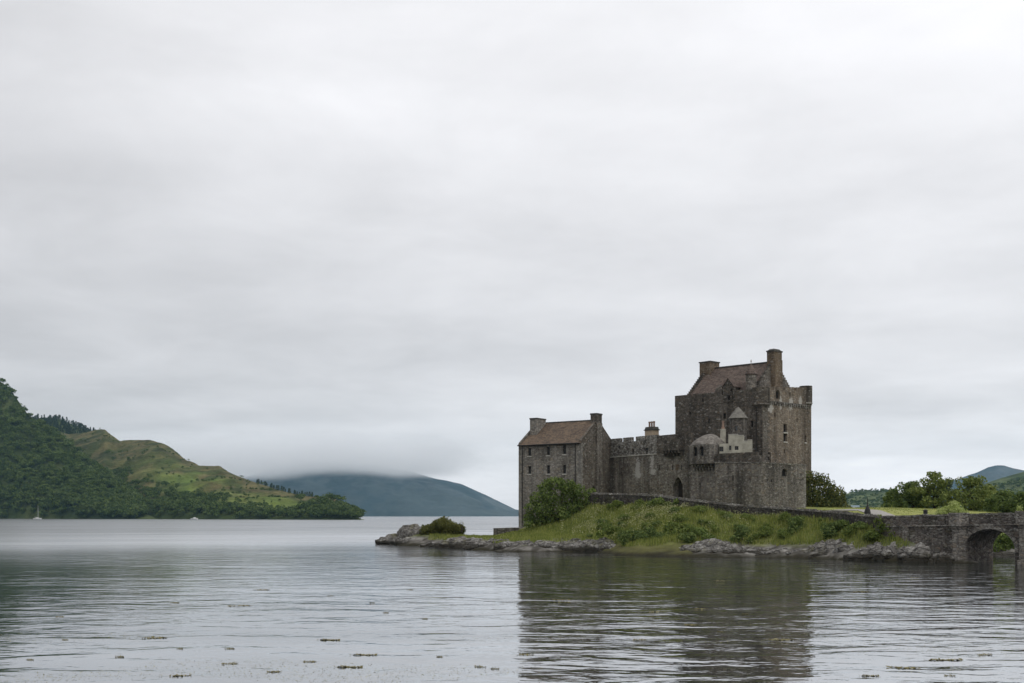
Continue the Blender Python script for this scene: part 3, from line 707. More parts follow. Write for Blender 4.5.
# ------------------------------------------------------------------ house with gable (left block of the castle)
def castle_house():
    C = XY(581, 183); L = XY(518.6, 190); ld = Vector(udir(C, L)); gd = Vector((-ld.y, ld.x)); gd = gd if gd.y > 0 else -gd
    Wd = 11.4; R = tuple(Vector(C) + gd * Wd); Bk = tuple(Vector(L) + gd * Wd)
    ze = ZY(442.2, 184); zr = ZY(420.5, 187.6); zb = 1.5
    t = thing('castle_house', (C[0], C[1], 7.0), 'tall grey stone house with rusty slate roof and two chimneys beside the big shrub', 'building')
    # front
    wins = [(529.6, 452, .62, 1.35), (548.3, 450.9, .62, 1.45), (564.4, 449.7, .66, 1.5), (529.6, 470, .60, 1.35), (548.3, 469.4, .66, 1.45), (564.4, 469.2, .66, 1.5), (530.7, 498.5, .55, 1.0), (548.5, 488, .6, 1.3), (564.6, 488, .6, 1.3)]
    holes = [rect(L, C, *w) for w in wins]; ul = (Vector(C) - Vector(L)).length
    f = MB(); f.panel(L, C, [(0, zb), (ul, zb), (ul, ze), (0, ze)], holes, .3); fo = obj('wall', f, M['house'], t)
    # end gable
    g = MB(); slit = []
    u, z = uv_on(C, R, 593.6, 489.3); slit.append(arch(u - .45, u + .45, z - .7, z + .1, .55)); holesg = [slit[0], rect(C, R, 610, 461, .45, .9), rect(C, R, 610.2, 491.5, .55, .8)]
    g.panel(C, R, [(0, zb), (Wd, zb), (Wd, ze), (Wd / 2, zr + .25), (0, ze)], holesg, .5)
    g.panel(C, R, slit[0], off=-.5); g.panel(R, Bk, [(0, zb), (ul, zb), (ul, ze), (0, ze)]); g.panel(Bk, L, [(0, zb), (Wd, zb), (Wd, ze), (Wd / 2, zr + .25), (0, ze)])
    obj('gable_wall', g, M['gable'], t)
    for h in holes: window(t, L, C, h)
    for h in holesg[1:]: window(t, C, R, h, .4, False, bars=False)
    # roof slabs with eaves overhang, stopping between the skews
    r = MB(); gl = Vector(C); cl = Vector(L); mid = gd * (Wd / 2)
    for sgn, base in ((1, Vector((0, 0))), (-1, gd * Wd)):
        e = -gd * .3 * sgn; q = [gl + base + e, cl + base + e, cl + mid, gl + mid]; k = (zr - ze) / (Wd / 2); zz = [ze - .3 * k, ze - .3 * k, zr, zr]
        v = [(a.x, a.y, z + .06) for a, z in zip(q, zz)]; v2 = [(a.x, a.y, z - .12) for a, z in zip(q, zz)]
        r.add(v + v2, [(0, 1, 2, 3), (7, 6, 5, 4), (0, 4, 5, 1), (1, 5, 6, 2), (3, 2, 6, 7), (0, 3, 7, 4)])
    ro = obj('roof', r, M['slate_orange'], t)
    rd = MB(); a = gl + mid; b = cl + mid; c = (a + b) / 2; rd.obox((c.x, c.y), udir(a, b), (a - b).length / 2 - .3, .14, zr + .02, zr + .2); obj('ridge', rd, M['cap'], ro)
    # skews (raised gable copings)
    for P0, nm in ((gl - ld * -.0, 'skew'), (cl, 'skew')):
        s = MB(); dd = ld if P0 is not cl else -ld
        for base, tp in ((P0, P0 + mid), (P0 + gd * Wd, P0 + mid)):
            q = [base, base + dd * .45, tp + dd * .45, tp]
            v = [(p.x, p.y, z + .26) for p, z in zip(q, (ze, ze, zr, zr))] + [(p.x, p.y, z - .05) for p, z in zip(q, (ze, ze, zr, zr))]
            s.add(v, [(0, 1, 2, 3), (0, 4, 5, 1), (1, 5, 6, 2), (3, 7, 4, 0), (2, 6, 7, 3)])
        obj(nm, s, M['gable'], t)
    # chimneys
    p = gl + mid + ld * .40 + gd * .1; c = MB(); c.obox((p.x, p.y), tuple(gd), .88, .62, ze, ZY(414.5, 187)); co = obj('chimney', c, M['gable'], t)
    cc = MB(); cc.obox((p.x, p.y), tuple(gd), .95, .70, ZY(414.5, 187) + .004, ZY(413, 187)); obj('cap', cc, M['cap'], co)
    br = MB(); pb = gl + mid + gd * .1 - ld * .16; br.obox((pb.x, pb.y), tuple(gd), .87, .17, 6, zr - .4); obj('chimney_breast', br, M['curtain'], t)
    p = cl + gd * 3.9 - ld * 1.45; c = MB(); c.obox((p.x, p.y), tuple(gd), 1.45, .72, ze + .5, ZY(420.6, 194)); co = obj('chimney', c, M['house'], t)
    cc = MB(); cc.obox((p.x, p.y), tuple(gd), 1.52, .79, ZY(420.6, 194) + .004, ZY(419.3, 194)); obj('cap', cc, M['cap'], co)
    
    # quoins, drainpipes, eaves gutter
    for A, B, u in ((L, C, ul - .38), (C, R, .3)):
        q = MB(); z = 4.5; k = 0
        while z < ze - .4:
            hw = .36 if k % 2 else .24; uu = ul - hw if A is L else hw
            q.obox(on(A, B, uu, .0), udir(A, B), hw - .02, .03, z + .02, z + .40); z += .42; k += 1
        obj('quoin', q, M['quoin'], t)
    for px in (575.6, 522.6):
        u, _ = uv_on(L, C, px, 470); q = MB(); pt = on(L, C, u, -.12); q.tube([(pt[0], pt[1], 3.2), (pt[0], pt[1], ze - .2)], [.07, .07], 8); obj('drainpipe', q, M['iron'], t)
    gt = MB(); a = Vector(on(L, C, 0, -.36)); b = Vector(on(L, C, ul, -.36)); gt.tube([(a.x, a.y, ze - .22), (b.x, b.y, ze - .22)], [.09, .09], 8); obj('gutter', gt, M['iron'], t)
    return R, gd
castle_house()

# ------------------------------------------------------------------ curtain wall with gate
def curtain_wall():
    A = XY(612.6, 191.0); B = XY(691, 174.5); d = udir(A, B); U = (Vector(B) - Vector(A)).length
    t = thing('curtain_wall', (*on(A, B, U / 2), 8.0), 'battlemented grey curtain wall with a pointed gateway between the house and the keep', 'castle wall')
    us = lambda px: uv_on(A, B, px, 470)[0]
    zpar = ZY(455, 186); zt = ZY(437.6, 188)
    g0, g1 = us(673.6), us(683.2); zg0 = ZY(498, 176.5)
    gate = arch(g0, g1, zg0, ZY(486, 176.5), 1.5, 10, True)
    slits = [rect(A, B, x, 467.5, .3, .85) for x in (667.5, 672.6, 681.6)] + [rect(A, B, 659.5, 467.5, .25, .8)]
    w = MB(); w.panel(A, B, [(-1, 2), (U, 2), (U, zpar), (-1, zpar)], [gate] + slits, 1.1, 1.6)
    obj('wall', w, M['curtain'], t)
    pw = [rect(A, B, 633.2, 451.5, .55, .95), rect(A, B, 647, 451, .6, 1.1), rect(A, B, 640, 449, .3, .4), rect(A, B, 619.5, 447, .35, .5), rect(A, B, 626, 451, .25, .3)]
    u1 = us(657)
    p = MB(); p.panel(A, B, crenel(-1, u1, zpar + .003, zt, [(us(620.2), us(623.4), zt - .7), (us(631.4), us(636), zt - .75), (us(643.6), us(646.6), zt - .6)]), pw, .55, .6, off=.06)
    obj('parapet', p, M['parapet'], t)
    p = MB(); zt2 = ZY(435.2, 180); p.panel(A, B, crenel(u1 + .003, U, zpar + .003, zt2, [(us(676), us(678.5), zt2 - .4)]), [rect(A, B, 662, 448, .4, .5)], .55, .6, off=.05)
    obj('parapet', p, M['keep_dark'], t)
    pm = MB(); pm.panel(A, B, [(-1, zpar - .16), (u1, zpar - .16), (u1, zpar), (-1, zpar)], thick=.12, off=.13); obj('string_course', pm, M['dressed'], t)
    for h in slits + pw:
        us_ = [q[0] for q in h]; zs_ = [q[1] for q in h]; g = MB(); g.panel(A, B, h, off=-.5); obj('opening', g, M['dark'], t)
    # machicolated box over the gate
    b0, b1 = us(665.5), us(684.5); zb0, zb1 = ZY(450.5, 177), ZY(440, 177)
    m = MB(); m.panel(A, B, [(b0, zb0), (b1, zb0), (b1, zb1), (b0, zb1)], thick=1.0, off=1.05); bx = obj('machicolation', m, M['keep_dark'], t)
    for k in range(6):
        c = MB(); u = b0 + (b1 - b0) * (k + .5) / 6
        c.obox(on(A, B, u, -.5), d, .16, .5, zb0 - .45, zb0 - .003); c.obox(on(A, B, u, -.3), d, .16, .3, zb0 - .9, zb0 - .453); obj('corbel', c, M['keep_dark'], bx)
    pn = MB(); pn.panel(A, B, rect(A, B, 677.3, 467.3, .75, .95), thick=.08, off=.07); obj('carved_panel', pn, M['ochre'], t)
    # gate leaf and surround
    gl = MB(); gl.panel(A, B, gate, off=-1.05); go = obj('gate', gl, M['wood'], t)
    for k in range(5):
        b = MB(); u = g0 + (g1 - g0) * (k + .5) / 5; pt = on(A, B, u, 1.0); b.tube([(*pt, zg0), (*pt, ZY(482, 176.5))], [.04, .04], 6); obj('bar', b, M['iron'], go)
    sr = MB(); big = arch(g0 - .32, g1 + .32, zg0, ZY(486, 176.5), 1.85, 10, True); sr.panel(A, B, big, [gate], .1, .2, off=.1); obj('gate_surround', sr, M['curtain'], t)
    # courtyard house whose chimney shows over the wall
    h = thing('courtyard_house', (*XY(640, 200), 8.0), 'buff chimney with three clay pots on the house behind the curtain wall', 'building')
    c = XY(640, 199.5); wb = MB(); wb.obox(c, d, 5.5, 3.4, 6.5, 16.3); obj('wall', wb, M['harl'], h)
    dv = Vector(d); nv = Vector((-d[1], d[0])); cc = Vector(c); r = MB(); a, b = cc - dv * 5.7, cc + dv * 5.7
    zr0, zr1 = 16.3, 18.4
    v = [(*(a - nv * 3.7), zr0), (*(b - nv * 3.7), zr0), (*b, zr1), (*a, zr1), (*(a + nv * 3.7), zr0), (*(b + nv * 3.7), zr0)]; r.add(v, [(0, 1, 2, 3), (3, 2, 5, 4), (0, 3, 4), (1, 5, 2)]); obj('roof', r, M['slate_red'], h)
    pc = XY(651.8, 197.5); Yc = 197.5; ch = MB(); ch.obox(pc, d, 1.05, .75, 15.5, ZY(430.5, Yc)); co = obj('chimney', ch, M['buff'], h)
    cp = MB(); cp.obox(pc, d, 1.2, .9, ZY(430.5, Yc) + .003, ZY(429.6, Yc)); cp.obox(pc, d, 1.08, .78, ZY(429.6, Yc) + .003, ZY(427, Yc), taper=.12); obj('cap', cp, M['cap'], co)
    for k in (-1, 0, 1):
        pp = (pc[0] + d[0] * .62 * k, pc[1] + d[1] * .62 * k); q = MB(); z = ZY(427, Yc); q.lathe(pp, [(.17, z), (.16, z + .7), (.21, z + .75), (.2, z + 1.0), (.13, z + 1.0)], 12); obj('chimney_pot', q, M['pot'], co)
curtain_wall()

# ------------------------------------------------------------------ keep
def castle_keep():
    C = XY(762.5, 175); L = XY(675.3, 186.5); R = XY(811.3, 184); Bk = (L[0] + R[0] - C[0], L[1] + R[1] - C[1])
    zt = 25.3; zb = 5.0; vC, vL, vR = Vector(C), Vector(L), Vector(R); ul = (vC - vL).length; ur = (vR - vC).length
    ld = (vL - vC).normalized(); rd = (vR - vC).normalized()
    t = thing('castle_keep', (C[0], C[1], 6.5), 'great square castle keep with steep slate roof, tall chimneys and corner turrets', 'castle tower')
    zc = zt - 1.9                                     # parapet springs here
    hl = [rect(L, C, 709, 421, .3, .8), rect(L, C, 724.5, 416, .5, .9), rect(L, C, 752, 424, .4, 1.0), rect(L, C, 690, 413, .3, .5)]
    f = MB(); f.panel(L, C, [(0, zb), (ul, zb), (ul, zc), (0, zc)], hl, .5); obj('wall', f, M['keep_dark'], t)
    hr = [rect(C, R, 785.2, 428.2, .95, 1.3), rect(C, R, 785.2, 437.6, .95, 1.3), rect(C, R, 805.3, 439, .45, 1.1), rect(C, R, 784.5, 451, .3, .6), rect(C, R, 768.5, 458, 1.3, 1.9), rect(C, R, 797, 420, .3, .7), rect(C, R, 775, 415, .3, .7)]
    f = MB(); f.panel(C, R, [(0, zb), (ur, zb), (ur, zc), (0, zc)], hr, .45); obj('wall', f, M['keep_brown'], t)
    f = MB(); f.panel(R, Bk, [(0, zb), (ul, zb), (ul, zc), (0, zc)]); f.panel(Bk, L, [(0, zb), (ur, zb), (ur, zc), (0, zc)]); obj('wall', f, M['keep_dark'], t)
    for h in hr[:3]: window(t, C, R, h, .4)
    for h in hr[3:]:
        g = MB(); g.panel(C, R, h, off=-.42); obj('opening', g, M['dark'], t)
    for h in hl:
        g = MB(); g.panel(L, C, h, off=-.42); obj('opening', g, M['dark'], t)
    # oversailing parapet, on corbels
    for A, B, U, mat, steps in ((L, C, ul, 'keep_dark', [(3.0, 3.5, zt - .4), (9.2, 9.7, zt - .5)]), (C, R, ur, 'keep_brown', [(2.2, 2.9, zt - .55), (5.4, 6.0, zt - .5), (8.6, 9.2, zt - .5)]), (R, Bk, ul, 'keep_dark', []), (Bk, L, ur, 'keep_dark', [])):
        uu = lambda px, y=396: uv_on(A, B, px, y)[0]
        holes = []
        if A is C: holes = [arch(uu(777.4) - .55, uu(777.4) + .55, ZY(399, 178), ZY(394, 178), .6, 8), rect(C, R, 768, 396, .5, .9), rect(C, R, 789.5, 395, .4, .8)]
        if A is L: holes = [rect(L, C, 729, 398, .35, .8), rect(L, C, 703, 400, .3, .5)]
        p = MB(); rise = .45 if A is C else 0
        ol = crenel(-.05, U + .05, zc + .004, zt, steps); ol = [(u, z + (.25 + .85 * u / U if A is C and z > zc + .1 else 0)) for u, z in ol]
        p.panel(A, B, ol, holes, .4, .55, off=.10 if A is C else .05); po = obj('parapet', p, M[mat], t)
        for h in holes:
            g = MB(); g.panel(A, B, h, off=-.32); obj('opening', g, M['dark'], po)
        if A is C:
            cb = MB(); u = .1
            while u < U:
                cb.obox(on(A, B, u, -.13), udir(A, B), .13, .13, zc - .34, zc + .0); cb.obox(on(A, B, u, -.08), udir(A, B), .13, .08, zc - .62, zc - .343); u += .62
            obj('corbel_course', cb, M['dressed'] if A is C and False else M['parapet'], t)
    # pale drip stains sit as harling patches under the parapet on the brown face
    wk = MB(); wk.add([(*p, zc - .25) for p in (L, C, R, Bk)], [(0, 1, 2, 3)]); obj('wall_walk', wk, M['lead'], t)
    # roof between two gables
    ins = 1.15; c0 = vC + ld * 2.3 + rd * ins; c1 = vC + ld * 2.3 + rd * (ur - ins); l0 = vL - ld * 1.2 + rd * ins; l1 = vL - ld * 1.2 + rd * (ur - ins)
    ze = zt - .35; zr = ZY(361.9, 181); cm, lm = (c0 + c1) / 2, (l0 + l1) / 2
    for a, b, m, mat in ((c0, c1, cm, 'keep_brown'), (l1, l0, lm, 'keep_dark')):
        U = (b - a).length; g = MB(); ol = [(0, zc - .2), (U, zc - .2), (U, ze)]
        n = 15
        for k in range(n):                            # crow steps on both slopes
            z1 = ze + (zr + .35 - ze) * (k + 1) / n; x0 = U - U / 2 * k / n; x1 = U - U / 2 * (k + 1) / n; ol += [(x0, z1), (x1, z1)]
        for k in range(n - 1, -1, -1):
            z1 = ze + (zr + .35 - ze) * (k + 1) / n; x0 = U / 2 * (k + 1) / n; x1 = U / 2 * k / n; ol += [(x0, z1), (x1, z1)]
        ol.append((0, ze)); g.panel(a, b, ol, thick=.6); obj('gable', g, M['curtain'] if mat == 'keep_brown' else M[mat], t)
    r = MB(); e = .25; dl = ld * .55
    v = [(*(c0 + dl - rd * e), ze - .2), (*(l0 - dl - rd * e), ze - .2), (*(lm - dl), zr), (*(cm + dl), zr), (*(c1 + dl + rd * e), ze - .2), (*(l1 - dl + rd * e), ze - .2)]
    r.add(v, [(1, 0, 3, 2), (3, 4, 5, 2), (0, 1, 5, 4)]); ro = obj('roof', r, M['slate_red'], t)
    rg = MB(); mm = (cm + lm) / 2; rg.obox((mm.x, mm.y), tuple(ld), (cm - lm).length / 2 - .7, .16, zr - .03, zr + .17); obj('ridge', rg, M['cap'], ro)
    # chimneys
    ztop = ZY(352.2, 181); c = MB(); p = cm + ld * .1; c.obox(tuple(p), tuple(rd), 1.12, .68, ze - 1, ztop); co = obj('chimney', c, M['ochre'], t)
    k = MB(); k.obox(tuple(p), tuple(rd), 1.22, .78, ztop + .003, ztop + .22); k.obox(tuple(p), tuple(rd), 1.1, .66, ztop + .223, ztop + .5, taper=.35); obj('cap', k, M['cap'], co)
    bq = MB(); pb = cm - ld * .62; bq.obox(tuple(pb), tuple(rd), 1.04, .1, zc, zr + .3); obj('chimney_breast', bq, M['ochre'], t)
    ztop = ZY(363, 189.5); c = MB(); p = lm - ld * .55; c.obox(tuple(p), tuple(rd), 1.25, 1.15, ze + .5, ztop); co = obj('chimney', c, M['ochre'], t)
    k = MB(); k.obox(tuple(p), tuple(rd), 1.36, 1.26, ztop + .003, ztop + .2); obj('cap', k, M['cap'], co)
    # bartizans: far right corner and the rounded near corner
    for cc, r0, z0, z1, mat in ((vR - rd * .72 + ld * .55, 1.05, ZY(403.5, 184), ZY(386.3, 184), 'keep_dark'), (vC + ld * .95 + rd * .95, 1.45, zc - .6, zt + .15, 'keep_dark')):
        b = MB(); b.lathe(tuple(cc), [(r0 * .45, z0 - 1.1), (r0 * .7, z0 - .55), (r0 * .98, z0 - .05), (r0, z0), (r0, z1), (r0 - .35, z1), (r0 - .35, z1 - 1.0)], 18); bo = obj('bartizan', b, M[mat], t)
        rg = MB(); rg.lathe(tuple(cc), [(r0 + .01, z0 - .1), (r0 + .06, z0 - .08), (r0 + .06, z0 + .04), (r0 + .01, z0 + .06)], 18); obj('corbel_ring', rg, M['dressed'] if r0 == 1.05 else M['curtain'], bo)
    # cap-house turret with a little cone
    def at_left(px, back): u, _ = uv_on(L, C, px, 395); return on(L, C, u, back)
    c = at_left(746.5, 1.4); zc0 = ZY(374.3, 178); b = MB(); b.lathe(c, [(.88, zc - .5), (.88, zc0)], 16); to = obj('cap_turret', b, M['curtain'], t)
    b = MB(); b.lathe(c, [(1.02, zc0 - .05), (1.02, zc0 + .02), (.55, zc0 + .85), (.05, zc0 + 1.75)], 16); obj('cone_roof', b, M['slate_red'], to)
    b = MB(); b.lathe(c, [(.05, zc0 + 1.7), (.06, zc0 + 2.0), (.13, zc0 + 2.1), (.03, zc0 + 2.4)], 10); obj('finial', b, M['dressed'], to)
    # gabled dormer over the parapet
    u, _ = uv_on(L, C, 728.4, 395); z0, z1, z2 = ZY(402, 179.6), ZY(386.5, 179.6), ZY(378.6, 179.6)
    A2 = on(L, C, u - .95, -.12); B2 = on(L, C, u + .95, -.12); dm = MB()
    dm.panel(A2, B2, [(0, z0), (1.9, z0), (1.9, z1), (.95, z2), (0, z1)], [rect(A2, B2, 733.2, 391.5, .5, 1.3)], .35, 3.2); do = obj('dormer', dm, M['keep_dark'], t)
    g = MB(); g.panel(A2, B2, rect(A2, B2, 733.2, 391.5, .5, 1.3), off=-.33); obj('opening', g, M['dark'], do)
    rr = MB()
    for s in (-1, 1):
        q = [on(A2, B2, .95, -.1), on(A2, B2, .95 + s * 1.15, -.1), on(A2, B2, .95 + s * 1.15, 3.2), on(A2, B2, .95, 3.2)]; zz = [z2 + .1, z1 - .1, z1 - .1, z2 + .1]
        v = [(*p, z) for p, z in zip(q, zz)]; v2 = [(*p, z - .09) for p, z in zip(q, zz)]; rr.add(v + v2, [(0, 1, 2, 3), (7, 6, 5, 4), (0, 4, 5, 1), (1, 5, 6, 2), (2, 6, 7, 3)])
    obj('dormer_roof', rr, M['slate_red'], do)
    c = at_left(716.8, 1.15); b = MB(); b.lathe(c, [(.5, zc - 1), (1.0, zc - .2), (1.0, zt + .1), (.75, zt + .75), (.25, zt + 1.15)], 14); obj('round_dormer', b, M['keep_dark'], t)
    q = MB(); z = 8.0; k = 0
    while z < zc - .8:
        hw = .95 if k % 2 else .7; q.obox(on(C, R, hw, 0), udir(C, R), hw - .02, .035, z + .02, z + .47); z += .49; k += 1
    obj('quoin', q, M['curtain'], t)
    # rainwater pipes
    for px in (756.5,):
        A, B = (L, C) if px < 762 else (C, R)
        u, _ = uv_on(A, B, px, 440); pt = on(A, B, u, -.09); q = MB(); q.tube([(*pt, 8), (*pt, zc - .7)], [.06, .06], 6); obj('drainpipe', q, M['iron'], t)
castle_keep()

# ------------------------------------------------------------------ round stair turret, limewashed lodge, domed oriel house, bastion
def stair_turret():
    c = XY(738.2, 174.2); Y = 174.2; t = thing('stair_turret', (*c, 8.0), 'round grey stair turret with a pale conical roof in front of the keep', 'turret')
    z1 = ZY(418.4, Y); b = MB(); b.lathe(c, [(1.32, 7), (1.32, z1)], 22); obj('wall', b, M['bastion'], t)
    b = MB(); b.lathe(c, [(1.36, z1 - .12), (1.56, z1 - .06), (1.54, z1 + .03), (1.0, z1 + .75), (.5, z1 + 1.38), (.06, z1 + 1.82)], 22); ro = obj('roof', b, M['slate_grey'], t)
    b = MB(); b.lathe(c, [(.07, z1 + 1.76), (.1, z1 + 1.9), (.02, z1 + 2.05)], 8); obj('finial', b, M['cap'], ro)
    b = MB(); b.obox((c[0] - .55, c[1] - 1.24), (1, 0.1), .14, .12, z1 - 2.0, z1 - 1.3); obj('window', b, M['glass'], t)
stair_turret()

def lodge():
    A = XY(718.5, 169.6); B = XY(752.5, 168.4); Y = 169; d = udir(A, B)
    t = thing('limewashed_lodge', (*on(A, B, 2.5), 8.0), 'small cream limewashed stepped building with a red chimney pot above the bastion', 'building')
    uu = lambda px: uv_on(A, B, px, 445)[0]
    w = MB(); ol = [(uu(719.3), 8), (uu(752), 8), (uu(752), ZY(440.2, Y)), (uu(747.5), ZY(440.2, Y)), (uu(747.5), ZY(441.5, Y)), (uu(743.6), ZY(441.5, Y)), (uu(743.6), ZY(435.6, Y)), (uu(738), ZY(435.6, Y)), (uu(738), ZY(434.6, Y)), (uu(728.3), ZY(434.6, Y)), (uu(728.3), ZY(443.4, Y)), (uu(719.3), ZY(443.4, Y))]
    hs = [rect(A, B, 721.4, 449, .62, .78), rect(A, B, 730.2, 447.8, .35, .7), rect(A, B, 736.6, 448.0, .58, .6)]
    w.panel(A, B, ol, hs, .25, 2.6); obj('wall', w, M['harl'], t)
    for h in hs: window(t, A, B, h, .2, False)
    for a, b, y in ((728.3, 738, 434.6), (738, 743.6, 435.6), (743.6, 747.5, 441.5), (747.5, 752, 440.2)):
        q = MB(); q.obox(on(A, B, (uu(a) + uu(b)) / 2, 1.3), d, (uu(b) - uu(a)) / 2 - .004, 1.36, ZY(y, Y) + .003, ZY(y, Y) + .1); obj('coping', q, M['dressed'], t)
    c = XY(723.1, 174.3); Y = 174.3; q = MB(); q.obox(c, d, .42, .38, 13, ZY(429, Y)); co = obj('chimney', q, M['harl'], t)
    q = MB(); z = ZY(429, Y); q.lathe(c, [(.30, z), (.28, z + .3), (.2, z + .35), (.18, z + 1.1), (.23, z + 1.15), (.22, z + 1.3), (.14, z + 1.3)], 14); obj('chimney_pot', q, M['pot'], co)
lodge()

def domed_house():
    Yd = 169; P = [XY(688.5, 174), XY(691, 170.2), XY(709.5, 166.8), XY(716.2, 167.9), XY(719.2, 170.4), XY(727.5, 173), XY(727, 178), XY(690, 179)]
    t = thing('domed_house', (*XY(704, 170), 8.0), 'stone oriel house with paired arched windows and a lichened dome roof beside the gate', 'building')
    z0, z1 = ZY(463.6, 168), ZY(444.3, 168)
    A, B = P[1], P[2]; U = (Vector(B) - Vector(A)).length; uu = lambda px: uv_on(A, B, px, 450)[0]
    hs = [arch(uu(x) - .42, uu(x) + .42, ZY(455.6, 168.5), ZY(449, 168.5), .42, 8) for x in (695.3, 701.6)]
    w = MB()
    for i in range(len(P)):
        a, b = P[i], P[(i + 1) % len(P)]; q = (Vector(b) - Vector(a)).length; w.panel(a, b, [(0, z0), (q, z0), (q, z1), (0, z1)], hs if i == 1 else (), .4)
    w.add([(*p, z0) for p in P], [tuple(range(len(P)))[::-1]]); obj('wall', w, M['bastion'], t)
    for h in hs:
        us = [q[0] for q in h]; g = MB(); g.panel(A, B, h, off=-.38); wo = obj('window', g, M['glass'], t)
        m = MB(); m.obox(on(A, B, sum(us[:2]) / 2, .3), udir(A, B), .03, .03, h[0][1] + .004, h[0][1] + 1.3); obj('mullion', m, M['cap'], wo)
    # dome: rings shrinking from the eaves polygon to an apex
    ap = Vector(XY(711, 172.2)); zt = ZY(433.6, 171.5); prof = [(1.06, -.12), (1.06, 0), (.86, .36), (.64, .64), (.40, .85), (.18, .97), (.03, 1.0)]; vs = []
    P2 = []
    for i in range(len(P)):
        a, b = Vector(P[i]), Vector(P[(i + 1) % len(P)])
        for k in range(4): P2.append(a.lerp(b, k / 4))
    cen = sum(P2, Vector((0, 0))) / len(P2); P2 = [cen + (p - cen).normalized() * ((p - cen).length * .6 + 2.6 * .4) for p in P2]
    n = len(P2)
    for s, h in prof:
        for p in P2: q = ap + (p - ap) * s; vs.append((q.x, q.y, z1 + (zt - z1) * h))
    dm = MB(); dm.add(vs, [(j * n + i, j * n + (i + 1) % n, (j + 1) * n + (i + 1) % n, (j + 1) * n + i) for j in range(len(prof) - 1) for i in range(n)] + [tuple(range((len(prof) - 1) * n, len(prof) * n))])
    obj('dome_roof', dm, M['dome'], t, smooth=True)
    # lower wall, set back, and corbels carrying the oriel
    a, b = XY(693.6, 171.2), XY(715.8, 167.9); lw = MB(); q = (Vector(b) - Vector(a)).length
    lw.panel(a, b, [(-.6, 5), (q + .8, 5), (q + .8, z0 - .004), (-.6, z0 - .004)], [rect(a, b, 700, 485, .2, .7)], .4, 3.0); obj('lower_wall', lw, M['bastion'], t)
    for k in range(7):
        c = MB(); u = .35 + (q - .5) * k / 6.5; c.obox(on(a, b, u, -.38), udir(a, b), .14, .38, z0 - .45, z0 - .006); c.obox(on(a, b, u, -.2), udir(a, b), .14, .2, z0 - .95, z0 - .453); obj('corbel', c, M['bastion'], t)
domed_house()

def bastion():
    A0, A1, A2 = XY(715, 166.3), XY(761.2, 160), XY(806, 165.2); A3 = (A2[0] + 1.2, 180); A4 = XY(716, 176)
    t = thing('hornwork_bastion', (*A1, 6.2), 'low angular stone bastion jutting out below the keep', 'castle wall')
    tops = (ZY(463, 166.3), ZY(463, 160), ZY(465.8, 165.2)); zb = 3.5; B2 = (Vector(A2) - Vector(A1)).length; B1 = (Vector(A1) - Vector(A0)).length
    h1 = [rect(A0, A1, 733, 478, .2, .8), rect(A0, A1, 750, 480, .2, .8)]
    w = MB(); w.panel(A0, A1, [(0, zb), (B1, zb), (B1, tops[1]), (0, tops[0])], h1, .4); obj('wall', w, M['bastion'], t)
    u, z = uv_on(A1, A2, 784.4, 472.5); h2 = [arch(u - .5, u + .5, z - .55, z + .1, .5, 8), rect(A1, A2, 767.2, 480.5, .28, .4), rect(A1, A2, 771.2, 480.8, .28, .4), rect(A1, A2, 767.4, 484, .18, 1.0)]
    w = MB(); w.panel(A1, A2, [(0, zb), (B2, zb), (B2, tops[2]), (0, tops[1])], h2, .4)
    q = (Vector(A3) - Vector(A2)).length; w.panel(A2, A3, [(0, zb), (q, zb), (q, tops[2]), (0, tops[2])]); w.panel(A4, A0, [(0, zb), ((Vector(A0) - Vector(A4)).length, zb), ((Vector(A0) - Vector(A4)).length, tops[0]), (0, tops[0])])
    obj('wall', w, M['bastion'], t)
    for h, (a, b) in [(x, (A0, A1)) for x in h1] + [(x, (A1, A2)) for x in h2]:
        g = MB(); g.panel(a, b, h, off=-.38); obj('loophole', g, M['dark'], t)
    for a, b, u0, sg in ((A1, A2, B2, -1), (A1, A2, 0, 1), (A0, A1, 0, 1)):
        q = MB(); z = 5.0; k = 0
        while z < 12.0:
            hw = .42 if k % 2 else .27; q.obox(on(a, b, u0 + sg * hw, 0), udir(a, b), hw - .02, .03, z + .02, z + .42); z += .44; k += 1
        obj('quoin', q, M['curtain'] if u0 == 0 else M['quoin'], t)
    dk = MB(); dk.add([(*A0, tops[0] - .05), (*A1, tops[1] - .05), (*A2, tops[2] - .05), (*A3, tops[2] - .05), (*A4, tops[0] - .05)], [(0, 1, 2, 3, 4)]); obj('platform', dk, M['coping'], t)
    for a, b, z0, z1 in ((A0, A1, tops[0], tops[1]), (A1, A2, tops[1], tops[2])):
        c = MB(); U = (Vector(b) - Vector(a)).length; c.panel(a, b, [(-.05, z0 + .003), (U + .05, z1 + .003), (U + .05, z1 + .17), (-.05, z0 + .17)], thick=.6, off=.08); obj('coping', c, M['coping'], t)
    # upper breastwork, set back, stepping down at its right end
    a, b = on(A0, A1, 0, .75), on(A0, A1, B1, .75); uu = lambda px: uv_on(a, b, px, 458)[0]; Y = 163; zt = ZY(452.3, Y)
    p = MB(); p.panel(a, b, [(uu(715), 11), (uu(759.5), 11), (uu(759.5), ZY(456, Y)), (uu(756.5), ZY(456, Y)), (uu(756.5), zt), (uu(745), zt), (uu(745), zt - .35), (uu(743.4), zt - .35), (uu(743.4), zt), (uu(731), zt), (uu(731), zt - .35), (uu(729.3), zt - .35), (uu(729.3), zt), (uu(715), zt)], thick=.7)
    obj('breastwork', p, M['keep_dark'], t)
bastion()

